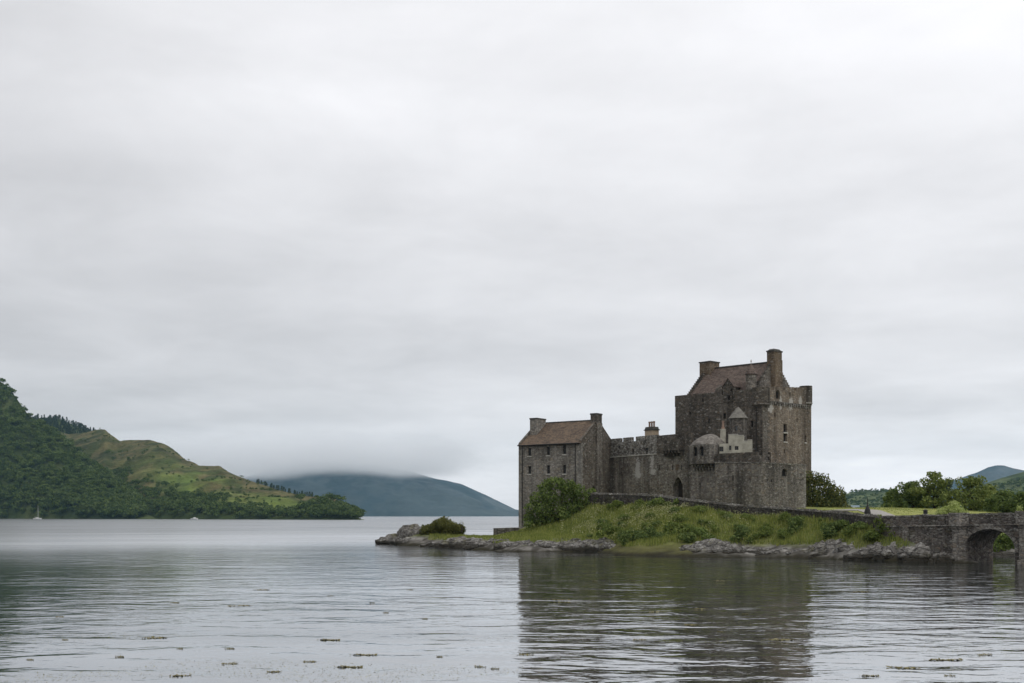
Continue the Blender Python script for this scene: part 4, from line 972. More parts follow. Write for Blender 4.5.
# ------------------------------------------------------------------ boundary wall
def boundary_wall():
    t = thing('boundary_wall', tuple(BWw[6]), 'low rough drystone wall running below the castle down to the bridge', 'wall')
    w = MB(); c = MB(); pts = []
    for a, b in zip(BWw[:-1], BWw[1:]):
        n = max(2, int((b - a).length / .45))
        pts += [a.lerp(b, k / n) for k in range(n)]
    pts.append(BWw[-1]); ft = .28
    for i in range(len(pts) - 1):
        a, b = pts[i], pts[i + 1]; d = Vector((b.x - a.x, b.y - a.y)).normalized(); n = Vector((d.y, -d.x)) * ft
        g0 = min(a.z, b.z) - 2.2; top0, top1 = a.z - .30, b.z - .30
        v = [(a.x + n.x, a.y + n.y, g0), (b.x + n.x, b.y + n.y, g0), (b.x + n.x * .85, b.y + n.y * .85, top1), (a.x + n.x * .85, a.y + n.y * .85, top0), (a.x - n.x, a.y - n.y, g0), (b.x - n.x, b.y - n.y, g0), (b.x - n.x * .85, b.y - n.y * .85, top1), (a.x - n.x * .85, a.y - n.y * .85, top0)]
        w.add(v, [(0, 1, 2, 3), (5, 4, 7, 6), (3, 2, 6, 7)] + ([(4, 0, 3, 7)] if i == 0 else []))
        L = (b - a).length; m = (a + b) / 2; hh = .22 + .16 * rng.random()
        c.obox((m.x, m.y), tuple(d), L * .47, ft * (.95 + .25 * rng.random()), m.z - .30 + .004, m.z - .30 + hh, taper=.25)
    obj('wall', w, M['drystone'], t); obj('coping', c, M['coping'], t)
boundary_wall()

# ------------------------------------------------------------------ stone bridge
def bridge():
    d = Vector((.55, -.835)).normalized(); P = Vector((48.15, 116.9)); A = P - d * 10.2; B = P + d * 17.5; U = 27.7; A2, B2 = tuple(A), tuple(B); n = Vector((d.y, -d.x))
    t = thing('stone_bridge', (P.x, P.y, 0), 'dark stone arched bridge joining the island to the shore', 'bridge')
    zs = lambda u: 4.98 + .022 * u                       # parapet top climbs gently
    zd = lambda u: zs(u) - 1.12                          # road deck / string course
    s0 = 10.2; span = 5.7
    ar = [arch(s0 + k, s0 + k + span, -1.6, 1.55, 2.05, 18) for k in (0, 7.6)]
    w = MB(); wd = 5.0
    w.panel(A2, B2, [(-1.4, -2), (ar[0][0][0] - .3, -2), (U, -2), (U, zd(U)), (-1.4, zd(0))], ar, wd)
    Af, Bf = tuple(B - n * wd), tuple(A - n * wd)
    w.panel(Af, Bf, [(0, -2), (U, -2), (U, zd(0)), (0, zd(U))], [[(U - q[0], q[1]) for q in a] for a in ar], .01); obj('wall', w, M['bridge'], t)
    for k, a in enumerate(ar):
        r = MB(); c = a[0][0] + span / 2; o = arch(a[0][0] - .42, a[1][0] + .42, 1.2, 1.55, 2.5, 18); inn = arch(a[0][0] - .001, a[1][0] + .001, 1.2, 1.55, 2.05, 18)
        ring = [o[0]] + [inn[0]] + inn[2:][::-1] + [inn[1]] + [o[1]] + o[2:]
        r.panel(A2, B2, ring, thick=.08, off=.07); obj('arch_ring', r, M['bridge_pale'], t)
    dk = MB(); e = lambda u, b, z: (*on(A2, B2, u, b), z); dk.add([e(0, .5, zd(0) + .02), e(U, .5, zd(U) + .02), e(U, wd - .5, zd(U) + .02), e(0, wd - .5, zd(0) + .02)], [(0, 1, 2, 3)]); obj('road', dk, M['gravel'], t)
    for near in (True, False):
        p = MB(); c = MB(); off = .02 if near else -(wd - .5)
        p.panel(A2, B2, [(-1.2, zd(0) + .004 - .03), (U, zd(U) + .004), (U, zs(U) - .18), (-1.2, zs(0) - .22)], thick=.5, off=off); po = obj('parapet', p, M['bridge'], t)
        u = -1.2
        while u < U - .3:
            l = .5 + .35 * rng.random(); c.obox(on(A2, B2, u + l / 2, .23 - off), tuple(d), l / 2 - .015, .29, zs(u) - .2 + .006, zs(u) - .2 + .17 + .07 * rng.random(), taper=.08); u += l
        obj('coping', c, M['coping'], po)
    sc = MB(); sc.panel(A2, B2, [(0, zd(0) - .18), (U, zd(U) - .18), (U, zd(U) - .002), (0, zd(0) - .002)], thick=.15, off=.13); obj('string_course', sc, M['bridge_pale'], t)
    uu = lambda px, y=540: uv_on(A2, B2, px, y)[0]
    for up in (uu(960.5), uu(960.5) + 7.65, uu(960.5) + 15.3):
        p = MB(); q = lambda u, f: on(A2, B2, up + u, -f)
        p.prism([q(-.72, .01), q(-.42, .85), q(.42, .85), q(.72, .01)], -2, zd(up) - .5)
        p.prism([q(-.85, .02), q(-.5, 1.05), q(.5, 1.05), q(.85, .02)], -2, .5); po = obj('pier', p, M['bridge_pale'], t)
        rf = MB(); rf.prism([q(-.8, .015), q(-.48, .95), q(.48, .95), q(.8, .015)], zd(up) - .496, zd(up) - .2); rf.prism([q(-1.0, .025), q(-.62, 1.15), q(.62, 1.15), q(1.0, .025)], zd(up) - .196, zs(up) - .06); obj('refuge', rf, M['bridge_pale'], po)
        cp = MB(); cp.prism([q(-1.06, -.02), q(-.66, 1.21), q(.66, 1.21), q(1.06, -.02)], zs(up) - .056, zs(up) + .12); obj('coping', cp, M['bridge_pale'], po)
    ub = uu(906.5); b = MB(); b.obox(on(A2, B2, ub, -.14), tuple(d), .30, .16, -.5, zd(ub) - .19); obj('buttress', b, M['bridge_pale'], t)
    return A2, B2
BRIDGE = bridge()

def gate_posts():
    A2, B2 = BRIDGE
    for px, py0, py1, Y, lab, pointed in ((867.5, 516, 504, 131.2, 'small dark pointed post where the boundary wall meets the bridge', True), (924, 517, 510, 119.6, 'small dark square lantern on a pale block on the bridge parapet', False)):
        c = XY(px, Y); z0, z1 = ZY(py0, Y) - .3, ZY(py1, Y)
        if not pointed: u = uv_on(A2, B2, px, 515)[0]; c = on(A2, B2, u, .25); Y = c[1]; z0 = 4.98 + .022 * u - .32; z1 = ZY(py1, Y)
        t = thing('gate_post', (*c, z0), lab, 'post')
        b = MB(); b.obox(c, (.55, -.835), .26, .24, z0 - .2, z0 + .40); obj('base', b, M['dressed'], t)
        b = MB()
        if pointed: b.lathe(c, [(.36, z0 + .424), (.4, z0 + .7), (.3, z0 + 1.1), (.12, z0 + 1.45), (.05, z1), (.02, z1 + .9)], 10)
        else: b.lathe(c, [(.16, z0 + .404), (.24, z0 + .45), (.24, z1 - .1), (.3, z1 - .06), (.08, z1 + .08)], 8)
        obj('lantern', b, M['iron'], t)
gate_posts()

def path():
    pts = [(45.0, 128.5), (45.2, 134), (45.3, 140), (43.5, 146), (39, 150.8), (33, 154.6), (28, 160), (26.6, 168), (26.8, 174)]; mb = MB(); vs = []
    P = [Vector(p) for p in pts]; fine = []
    for a, b in zip(P[:-1], P[1:]): fine += [a.lerp(b, k / 5) for k in range(5)]
    fine.append(P[-1])
    for i, p in enumerate(fine):
        d = (fine[min(i + 1, len(fine) - 1)] - fine[max(i - 1, 0)]).normalized(); n = Vector((d.y, -d.x))
        for s in (-1.3, -.45, .45, 1.3): q = p + n * s; vs.append((q.x, q.y, th(q.x, q.y) + .07))
    mb.add(vs, [(4 * i + k, 4 * i + k + 1, 4 * i + k + 5, 4 * i + k + 4) for i in range(len(fine) - 1) for k in range(3)])
    tag(obj('path', mb, M['gravel'], org=(0, 0, 0)), 'pale gravel path climbing from the bridge to the gate', 'path', kind='structure')
path()

def stone_block():
    A, B = XY(498.3, 178), XY(519, 180); Y = 179; t = MB(); q = (Vector(B) - Vector(A)).length
    t.panel(A, B, [(0, .3), (q, .3), (q, ZY(527.6, Y)), (0, ZY(528.2, Y))], thick=1.6)
    tag(obj('retaining_wall', t, M['curtain'], org=(*A, 2.0)), 'short low grey stone wall at the foot of the house on the waterside', 'wall')
stone_block()

# ------------------------------------------------------------------ rocks
def rock(px, py_base, Y, w, dpt, h, lab, seed, rot=0.0, sink=.35):
    h *= 1.2; w *= 1.2; c = XY(px, Y); bm = bmesh.new(); bmesh.ops.create_icosphere(bm, subdivisions=5, radius=1.0)
    ca, sa = math.cos(rot), math.sin(rot)
    for v in bm.verts:
        p = v.co.copy(); s = Vector((seed * 3.7, seed * 1.9, seed))
        q = Vector((p.x * w * .5, p.y * dpt * .5, p.z * h))
        f = 1 + .24 * mnoise.fractal(p * 1.1 + s, 1, 2, 4) ; rid = mnoise.ridged_multi_fractal(q * .55 + s, 1.0, 2.1, 4, 1.0, 2.0)
        x = p.x * w / 2 * f; y = p.y * dpt / 2 * f; z = max(-.6, p.z) * h * f * (.72 + .06 * rid) * (1 - .25 * p.x * math.cos(seed * 2.1))
        z = round(z / (h * .23)) * h * .23 * .5 + z * .5          # bedding ledges
        z += .16 * abs(mnoise.noise(q * 1.9 + s * 3)) * min(h, 1.6); x += .25 * mnoise.noise(q * .9 + s) * min(w, 3) * .5; z += .12 * h * mnoise.noise(q * 1.0 + s * 2) + .07 * mnoise.noise(q * 3.1 + s)
        v.co = (x * ca - y * sa, x * sa + y * ca, z)
    me = bpy.data.meshes.new('rock'); bm.to_mesh(me); bm.free(); me.materials.append(M['rock'])
    z0 = ZY(py_base, Y); o = place('shore_rock', me, None, (*c, z0 - sink * h * .4)); tag(o, lab, 'rock', 'rock outcrops along the shore'); return o
ROCKS = [
    (403, 541.5, 192, 7.0, 5.0, 1.95, 'pale lichened hump of rock at the very tip of the island', 1, .1), (390, 543, 193, 4.2, 3.2, .9, 'low dark rock slab running into the water at the tip', 2, .0),
    (419, 535, 191, 6.0, 5, 1.9, 'rounded grey rock beside the scrubby mound', 3, .3), (424, 543, 186, 9.0, 4.5, 1.2, 'broad low ledge below the scrubby mound', 4, -.1),
    (448, 546, 176, 8.0, 3.5, .9, 'dark weedy ledge right of the scrubby mound', 5, -.2), (468, 545, 170.5, 7.2, 4, 1.5, 'dark brown rounded rock on the low neck of the island', 6, .1),
    (492, 547.5, 163, 6.5, 3, 1.35, 'rock ledge with a pale flat top in front of the retaining wall', 7, .05), (520, 549, 157, 6.5, 3, 1.45, 'long pale shore ledge below the big shrub, left half', 8, .0), (549, 549.5, 155, 7.5, 3, 1.35, 'long pale shore ledge below the big shrub, right half', 9, -.05),
    (577, 549.5, 154, 6.0, 3, 1.6, 'cracked grey rock at the end of the long shore ledge', 10, .1), (598, 548, 154, 5.8, 3.6, 1.6, 'whitish jagged rock rising above the long shore ledge', 11, -.2), (611, 551, 152, 3.6, 3, 1.2, 'small whitish rock at the edge of the muddy inlet', 12, .2),
    (690, 552, 138.5, 3.6, 3, 1.2, 'small broken rock at the right of the muddy inlet', 13, .2), (714, 549.5, 139, 6.4, 3.6, 1.4, 'sloping white topped rock below the bastion', 14, .35), (738, 555, 135.5, 8.5, 2.6, 1.1, 'long flat pale ledge at the water below the bastion', 15, .0), (756, 555.5, 135, 6.0, 2.6, 1.0, 'dark low ledge continuing right of the long flat ledge', 16, .05),
    (789, 556, 133, 5.4, 2.6, 1.0, 'low dark rock with a grassy top below the keep', 17, .0), (812, 556, 131.5, 4.8, 2.6, 1.05, 'low brown rock slab at the water below the boundary wall', 18, .0), (826, 551.5, 131, 4.6, 3.4, 1.5, 'pale rock bank under the reddish grass', 19, .1), (843, 552, 129.5, 4.8, 3.4, 1.6, 'tall pale cracked rock on the shore left of the bridge', 20, -.1), (859, 553, 127.5, 4.4, 3.2, 1.5, 'grey fissured rock nearer the bridge', 21, .1),
    (878, 555, 125, 4.4, 3.2, 1.6, 'dark streaked rock against the bridge abutment', 22, .2), (893, 556, 123, 3.6, 2.6, 1.6, 'angular grey rock beside the bridge buttress', 23, .3), (922, 557, 119.3, 4.4, 2.6, 1.5, 'rounded boulder at the foot of the bridge wall', 24, .1), (944, 560, 117.4, 2.6, 1.8, 1.0, 'small dark boulder beside the bridge pier', 25, .0), (702, 555.5, 136, 4.5, 2.4, .9, 'dark wet ledge between the broken rock and the sloping rock', 27, .1), (773, 556.3, 133.5, 4.0, 2.2, .8, 'small dark ledge at the water below the two dark bushes', 28, .0), (836, 557.5, 128.5, 5.0, 2.2, 1.0, 'dark wet foot of the pale rock bank', 29, .0), (868, 558.8, 125, 4.6, 2.2, 1.0, 'dark wet ledge at the water near the bridge abutment', 30, .1), (1003, 558, 137, 7, 3, .8, 'low rock shelf seen through the bridge arch', 26, .0)]
for r in ROCKS: rock(*r)

# ------------------------------------------------------------------ plants near by
def leaf_obj(name, mat, v, parent=None, org=None):
    org = origin_of(parent) if org is None else org
    return place(name, mesh_from(name, v, quads(len(v)), mat, org), parent, org)
def lobes_leaves(lobes, per_m2, size, squash=1.0):
    P = []; N = []
    for cx, cyy, cz, r in lobes:
        n = int(per_m2 * 4 * math.pi * r * r); d = rng.normal(size=(n, 3)); d /= np.linalg.norm(d, axis=1, keepdims=True)
        rr = r * (1.08 - .45 * rng.random(n) ** 2.2) * (1 + .38 * fbm(d[:, 0] * 2.5 + cx, d[:, 1] * 2.5 + d[:, 2] * 1.7 + cyy, 7, 2)); P.append(np.c_[cx + d[:, 0] * rr, cyy + d[:, 1] * rr, cz + d[:, 2] * rr * squash]); N.append(d + rng.normal(size=(n, 3)) * .55)
    P = np.concatenate(P); N = np.concatenate(N); return cards_np(P, N, size * (.6 + .8 * rng.random(len(P))), .8)

def tree(px, py_top, Y, width, lab, mat, name='broadleaf_tree', lean=0.0, base=None, asp=1.0, per=11, group='trees behind the bridge'):
    x, y = XY(px, Y); z0 = th(x, y) if base is None else base; top = ZY(py_top, Y); h = top - z0; t = thing(name, (x, y, z0), lab, 'tree', group)
    tr = MB(); r0 = .05 * h ** .9 * .9; mid = Vector((x + lean * .4, y, z0 + h * .35)); tip = Vector((x + lean, y, z0 + h * .88))
    tr.tube([(x, y, z0 - .6), (x + .1, y, z0 + h * .15), mid, mid.lerp(tip, .5) + Vector((.2, .1, 0)), tip], [r0 * 1.25, r0, r0 * .75, r0 * .4, r0 * .12], 9)
    lobes = []; n = 46
    for k in range(n):
        a = k * 2.4 + rng.random(); f = (k + .5) / n; zz = z0 + h * (.05 + .85 * f + .06 * rng.normal()); prof = max(.05, 1 - abs(2 * min(f + .12, 1) - .95) ** 2.2) ** .6 if f < .9 else .4
        rad = width * .5 * prof * (.30 + .68 * rng.random()); c = Vector((x + lean * f + math.cos(a) * rad, y + math.sin(a) * rad * asp, zz)); lr = width * (.075 + .075 * rng.random()) * (1.0 if f < .8 else .8)
        lobes.append((c.x, c.y, min(c.z, top - lr * .85), lr))
        if k % 3 == 0:
            s = Vector((x, y, z0 + h * (.08 + .5 * f))); tr.tube([s, s.lerp(c, .5) + Vector((0, 0, .15 * h * .3)), c], [r0 * .42, r0 * .25, r0 * .06], 6)
    lobes.append((x + lean, y, top - width * .12, width * .12))
    obj('trunk', tr, M['bark'], t)
    leaf_obj('crown', M[mat], lobes_leaves(lobes, per, .36, .85), t); return t
tree(913, 480.5, 186, 7.6, 'low spreading tree at the left end of the row behind the bridge', 'leaf_dark', lean=-.4)
tree(934, 471.5, 181, 6.6, 'tallest dark tree in the row behind the bridge', 'leaf_tree')
tree(948, 477, 192, 4.4, 'slim grey green tree between the two tallest trees behind the bridge', 'leaf_blue', name='aspen_tree')
tree(970, 475.5, 178, 7.2, 'broad mid green tree behind the pale bush on the bridge', 'leaf_tree', lean=.3)
tree(990, 484, 184, 4.6, 'medium dark tree right of the broad tree behind the bridge', 'leaf_tree')
tree(1003, 490, 172, 5.2, 'low dark rounded tree near the right edge behind the bridge', 'leaf_dark')
tree(1022, 491, 168, 5.0, 'low dark tree cut by the right edge behind the bridge', 'leaf_dark')
tree(1048, 487, 172, 6.5, 'tree just beyond the right edge behind the bridge', 'leaf_tree')
tree(893, 488, 196, 4.0, 'small dark tree at the left end of the lawn', 'leaf_dark')

def shrub(px, py_base, py_top, Y, width, lab, mat, name='shrub', per=20, size=.3, n=14, skew=0.0, stems=True, depth=.7, group=None, base=None):
    x, y = XY(px, Y); z0 = ZY(py_base, Y) if base is None else base; top = ZY(py_top, Y); h = top - z0; t = thing(name, (x, y, z0), lab, 'shrub', group); lobes = []; st = MB()
    for k in range(n):
        a = rng.random() * 6.28; rr = rng.random() ** .5; f = rng.random(); ex = math.cos(a) * rr; lr = min(width * .5, h) * (.22 + .16 * rng.random())
        zz = z0 + lr * .6 + (h - lr * 1.4) * f * max(.15, (1 - abs(ex - skew * 1.1) ** 1.5)); cx = x + ex * (width / 2 - lr * .7); c = (cx, y + math.sin(a) * rr * width / 2 * depth, zz, lr); lobes.append(c)
        if stems and k < 7: st.tube([(x, y, z0 - .4), (x + (cx - x) * .7, c[1], (z0 + zz) / 2), (cx, c[1], zz)], [.06, .045, .02], 5)
    lobes.append((x + skew * width * .4, y, top - h * .2, h * .2))
    if stems and len(st.v): obj('stem', st, M['bark'], t)
    leaf_obj('foliage', M[mat], lobes_leaves(lobes, per, size, .85), t); return t
# the big shrub against the house, built of an explicit outline
def big_shrub():
    Y = 176; x, y = XY(560, Y); t = thing('large_shrub', (x, y, ZY(528, Y)), 'big loose green shrub growing against the front of the house', 'shrub'); lobes = []
    for px, py, r in ((556, 484, 1.5), (545, 489, 1.4), (566, 487, 1.3), (577, 490, 1.3), (590, 494, 1.1), (599, 499, .8), (538, 499, 1.4), (551, 498, 1.6), (566, 498, 1.6), (580, 500, 1.5), (531, 508, 1.2), (543, 510, 1.7), (558, 510, 1.7), (573, 508, 1.5), (529, 518, 1.1), (540, 520, 1.4), (553, 519, 1.5), (528, 524, .8), (565, 516, 1.1), (548, 482.5, .8), (560, 481.5, .7), (571, 484.5, .8)):
        p = W(px, py, Y + rng.normal() * .8); lobes.append((p.x, p.y, p.z, r * .88))
    st = MB()
    for k in range(9):
        c = lobes[k]; st.tube([(x + (c[0] - x) * .35 - 1.5, y + .5, ZY(529, Y)), (x + (c[0] - x) * .7 - .6, y, (c[2] + ZY(528, Y)) / 2), c[:3]], [.11, .07, .02], 6)
    obj('stem', st, M['bark'], t); leaf_obj('foliage', M['leaf_shrub'], lobes_leaves(lobes, 22, .34, .85), t)
big_shrub()
def ivy_thicket():
    Y = 174; x, y = XY(822, Y); t = thing('ivy_thicket', (x, y, 6.0), 'tall dark ivy covered thicket stepping down right of the keep', 'shrub'); lobes = []
    for px, py, r in ((808, 478, 1.0), (816, 478, 1.0), (823, 479.5, .95), (812, 486, 1.4), (821, 488, 1.4), (829, 488, 1.1), (834, 491, 1.0), (839, 494, .95), (812, 496, 1.6), (822, 498, 1.6), (832, 499, 1.5), (840, 500, 1.0), (842, 505, .8), (815, 505, 1.5), (826, 506, 1.4), (836, 507, 1.2), (849, 508.5, .5)):
        p = W(px, py, Y + rng.normal() * .5); lobes.append((p.x, p.y, p.z, r))
    st = MB()
    for k in range(0, 17, 3): c = lobes[k]; st.tube([(c[0], c[1], 5.5), (c[0] + .1, c[1], (c[2] + 5.5) / 2), c[:3]], [.14, .1, .03], 6)
    obj('stem', st, M['bark'], t); leaf_obj('foliage', M['leaf_olive'], lobes_leaves(lobes, 24, .3, .95), t)
ivy_thicket()
shrub(955, 515, 500.5, 126, 4.9, 'fresh pale green bush behind the bridge parapet', 'leaf_pale', 'pale_bush', per=30, size=.24, n=16, depth=.5, base=4.4)
shrub(1018, 514, 505.5, 124, 1.9, 'small yellowish bush above the right end of the parapet', 'leaf_pale', 'pale_bush', per=24, size=.2, n=8, base=4.4)
shrub(443, 534.5, 517.6, 189, 7.4, 'dense low heathery scrub capping the rocky mound', 'heather', 'heather_scrub', per=34, size=.26, n=60, depth=.8)
shrub(461.5, 530, 520, 187, 1.0, 'thin straggly sapling at the right side of the scrubby mound', 'heather', 'sapling', per=10, size=.2, n=5)
shrub(1001, 555, 532, 139.5, 5.0, 'green bush on the bank seen through the bridge arch', 'leaf_shrub', 'bank_shrub', per=22, size=.3, n=16)
shrub(1018, 555, 530, 140.5, 5.0, 'darker bush on the bank right of the one seen through the arch', 'leaf_dark', 'bank_shrub', per=22, size=.3, n=14)
shrub(984, 554, 536, 142, 4.0, 'low bush on the bank mostly hidden behind the bridge pier', 'bracken', 'bank_shrub', per=22, size=.28, n=12)
shrub(741, 546, 523.5, 140, 3.4, 'dark green rounded bush just above the shore below the bastion', 'leaf_dark', 'bush', per=26, size=.26, n=14)
shrub(797, 537, 515.5, 140, 4.6, 'dark mounded bush below the boundary wall under the keep corner', 'leaf_dark', 'bush', per=24, size=.28, n=16)
shrub(822, 534, 521, 138, 3.2, 'smaller dark bush right of the mounded bush', 'bracken', 'bush', per=24, size=.26, n=12)
shrub(881, 545, 514.5, 126.5, 3.6, 'olive bush against the end of the bridge wall', 'bracken', 'bush', per=24, size=.25, n=15)
shrub(893, 547, 529, 124.5, 2.0, 'low olive bush beside the bridge buttress', 'bracken', 'bush', per=24, size=.22, n=9)
for k, (px, pb, pt, Y, w, m, lab) in enumerate([
        (612, 538, 525, 153, 5.5, 'bracken', 'dark bracken clump at the left end of the bracken bank'), (632, 544, 527, 147, 5.5, 'leaf_dark', 'dark bracken clump above the muddy inlet, left one'), (652, 545, 526, 145, 5.5, 'leaf_dark', 'dark bracken clump above the muddy inlet, middle one'),
        (672, 543, 522, 146, 4.6, 'bracken', 'tall green bracken clump right of the muddy inlet'), (690, 541, 525, 144, 3.6, 'bracken', 'bracken clump behind the small broken rock'), (713, 540, 523, 144, 4.0, 'bracken', 'bracken clump above the sloping white topped rock'),
        (660, 506, 496.5, 163, 4.0, 'leaf_shrub', 'green shrub growing over the boundary wall below the gate'), (678, 506, 497, 160, 4.4, 'leaf_shrub', 'green shrub in front of the gate'), (640, 510, 500.5, 166, 3.0, 'bracken', 'dark fern clump below the wall left of the gate'),
        (616, 508, 499, 172, 3.4, 'bracken', 'fern clump at the wall below the curtain wall'), (846, 533, 522, 132.5, 3.4, 'bracken', 'bracken clump on the slope left of the bridge'), (862, 532, 521, 130.5, 3.0, 'bracken', 'tangled bracken near the end of the boundary wall'), (768, 536, 523, 142, 3.0, 'bracken', 'low bracken between the two dark bushes')]):
    shrub(px, pb, pt, Y, w, lab, m, 'bracken_clump', per=24, size=.27, n=12, stems=False, group='bracken and shrubs on the slope')

# more bracken standing loose in the long grass: a few clumps built, then copied
def loose_bracken():
    protos = []
    for k, m in enumerate(('bracken', 'bracken', 'leaf_shrub', 'leaf_dark')):
        lobes = [(rng.normal() * .30, rng.normal() * .26, .35 + .36 * rng.random(), .42 + .22 * rng.random()) for _ in range(9)]; v = lobes_leaves(lobes, 26, .24, .85); protos.append(mesh_from('bracken_plant', v, quads(len(v)), M[m], (0, 0, 0)))
    k = 0
    while k < 55:
        px, py = 575 + rng.random() * 310, 0; Y = 124 + rng.random() * 46; x = (px - 512) * Y / F; z = th(x, Y); bw = float(behind_wall(np.array([x]), np.array([Y]))[0])
        if bw > -1.2 or z < 1.5 or float(fbm(x * .16, Y * .16, 123, 2)) < -.12 or (x > 43): continue
        k += 1; o = bpy.data.objects.new('bracken_plant', protos[rng.integers(4)]); COL.objects.link(o); o.location = (x, Y, z - .05); sc = .5 + .6 * rng.random(); o.scale = (sc * 1.15, sc, sc * (.75 + .4 * rng.random())); o.rotation_euler = (0, 0, rng.random() * 6.28)
        tag(o, 'small leafy bracken plant among the long grass of the slope', 'plant', 'bracken plants in the long grass')
loose_bracken()

# long grass over the island (one uncountable cover)
def grass_cover():
    n = 330000; x = -30 + rng.random(n) * 106; y = 120 + rng.random(n) * 90; z = TH(x, y); bw = behind_wall(x, y)
    front = (bw < -.75) & (x > -22) & (z > 1.15 + .35 * (x > 20) + .5 * fbm(x * .4, y * .4, 77, 2)); left = (x < 14) & (y > 150)
    d = fbm(x * .22, y * .22, 78, 3)
    lawn = (bw > .4) & (x > 18) & (z > 1.2)
    house = (x > 1) & (x < 60) & (bw > 5) & (y > 160)
    keep = (front | (left & (z > .95) & (x > -14)) | (lawn & (rng.random(n) < .12))) & ~(house & ~(x > 48)) & ~((x > 44) & (y < 137))
    x, y, z, d, lawn = x[keep], y[keep], z[keep], d[keep], lawn[keep]; m = len(x)
    h = (.28 + .46 * rng.random(m)) * (1 + .7 * d); h = np.where(lawn, .06 + .08 * rng.random(m), h); h = np.where(x < 12, h * .6, h); w = .035 + .04 * rng.random(m)
    a = rng.random(m) * 6.28; lean = .5 * h; b = rng.random(m) * 6.28
    v0 = np.c_[x - np.cos(a) * w, y - np.sin(a) * w, z - .05]; v1 = np.c_[x + np.cos(a) * w, y + np.sin(a) * w, z - .05]
    v2 = np.c_[x + np.cos(b) * lean * rng.random(m), y + np.sin(b) * lean * rng.random(m), z + h]
    v = np.stack([v0, v1, v2], 1).reshape(-1, 3); tag(place('grass', mesh_from('grass', v, np.arange(len(v)).reshape(-1, 3), M['grass'], (0, 0, 0))), 'long rough grass covering the island slopes', 'grass', None, 'stuff')
    # cream flower heads standing in the grass
    P = []
    for px0, px1, py0, py1, Y0, cnt in ((572, 605, 513, 520, 168, 1100), (610, 690, 508, 520, 158, 2300), (640, 700, 503, 512, 160, 500), (590, 640, 503, 512, 168, 450), (700, 800, 518, 524, 146, 600), (560, 564, 510, 528, 171, 60)):
        px = px0 + rng.random(cnt) * (px1 - px0); Y = Y0 + rng.normal(size=cnt) * 4; X = (px - 512) * Y / F; P.append(np.c_[X, Y])
    P = np.concatenate(P); f = fbm(P[:, 0] * .5, P[:, 1] * .5, 88, 2) > -.15; P = P[f]; bwp = behind_wall(P[:, 0], P[:, 1]); P = P[bwp < -1]; z = TH(P[:, 0], P[:, 1]) + .55 + .35 * rng.random(len(P))
    v = cards_np(np.c_[P, z], rng.normal(size=(len(P), 3)) + np.array((0, -.4, .9)), .12 + .12 * rng.random(len(P)), .7)
    tag(place('wildflowers', mesh_from('wildflowers', v, quads(len(v)), M['flower'], (0, 0, 0))), 'cream meadow flowers scattered through the long grass', 'flowers', None, 'stuff')
grass_cover()

# ------------------------------------------------------------------ floating weed
def weed():
    meshes = []
    for k in range(6):
        nx, ny = 22, 9; keep = {}; verts = []; faces = []
        for iy in range(ny):
            for ix in range(nx):
                r = math.hypot((ix - nx / 2 + .5) / (nx / 2), (iy - ny / 2 + .5) / (ny / 2)) + .55 * float(fbm(ix * .45 + k * 9, iy * .6, 200 + k, 2))
                if iy == ny // 2 and 3 < ix < nx - 4 or r < .66 and rng.random() > .38: keep[(ix, iy)] = 1
        idx = {}
        def vi(ix, iy):
            if (ix, iy) not in idx: idx[(ix, iy)] = len(verts); verts.append(((ix - nx / 2) * .095 + rng.normal() * .02, (iy - ny / 2) * .10 + rng.normal() * .02, .004 + .045 * rng.random() ** 2))
            return idx[(ix, iy)]
        for ix, iy in keep: faces.append((vi(ix, iy), vi(ix + 1, iy), vi(ix + 1, iy + 1), vi(ix, iy + 1)))
        meshes.append(mesh_from('seaweed_clump', verts, faces, M['weed_mat'], (0, 0, 0)))
    spots = [(155, 638), (180, 649), (230, 649), (240, 606), (262, 590), (175, 603), (60, 617), (65, 640), (310, 662), (230, 664), (180, 676), (330, 596), (410, 590), (425, 619), (372, 603), (386, 613), (365, 655), (350, 667), (480, 667), (495, 669), (440, 657), (525, 655), (745, 614), (700, 609), (780, 640), (870, 676), (905, 668), (945, 660), (690, 625), (720, 632), (640, 640), (655, 612), (860, 592), (915, 578), (595, 581), (720, 581), (560, 600), (120, 657), (30, 660), (275, 672), (950, 676), (985, 655), (330, 640)]
    for px, py in spots:
        x, y = S(px, py); o = bpy.data.objects.new('seaweed_clump', meshes[rng.integers(6)]); COL.objects.link(o); o.location = (x, y, .0); sc = (.14 + .62 * rng.random() ** 2) * (y / 50) ** .5
        o.scale = (sc * 1.3, sc, 1); o.rotation_euler = (0, 0, rng.normal() * .25); tag(o, 'loose clump of brown seaweed floating on the loch', 'seaweed', 'floating clumps of seaweed')
    n = 34000; py = 562 + 121 * rng.random(n) ** .8; px = -60 + rng.random(n) * 1150; Y = CZ * F / (py - HY); X = (px - 512) * Y / F; d = fbm(X * .11, Y * .2, 99, 3); k = d > .16 + .16 * rng.random(n); X, Y = X[k], Y[k]
    v = cards_np(np.c_[X, Y, .006 + .02 * rng.random(len(X))], np.c_[rng.normal(size=(len(X), 2)) * .07, np.ones(len(X))], .03 + .06 * rng.random(len(X)) ** 2, .6); v[:, 2] = np.maximum(v[:, 2], -.01)
    tag(place('seaweed_fragments', mesh_from('seaweed_fragments', v, quads(len(v)), M['weed'], (0, 0, 0))), 'scattered scraps of yellow brown seaweed on the water', 'seaweed', None, 'stuff')
weed()

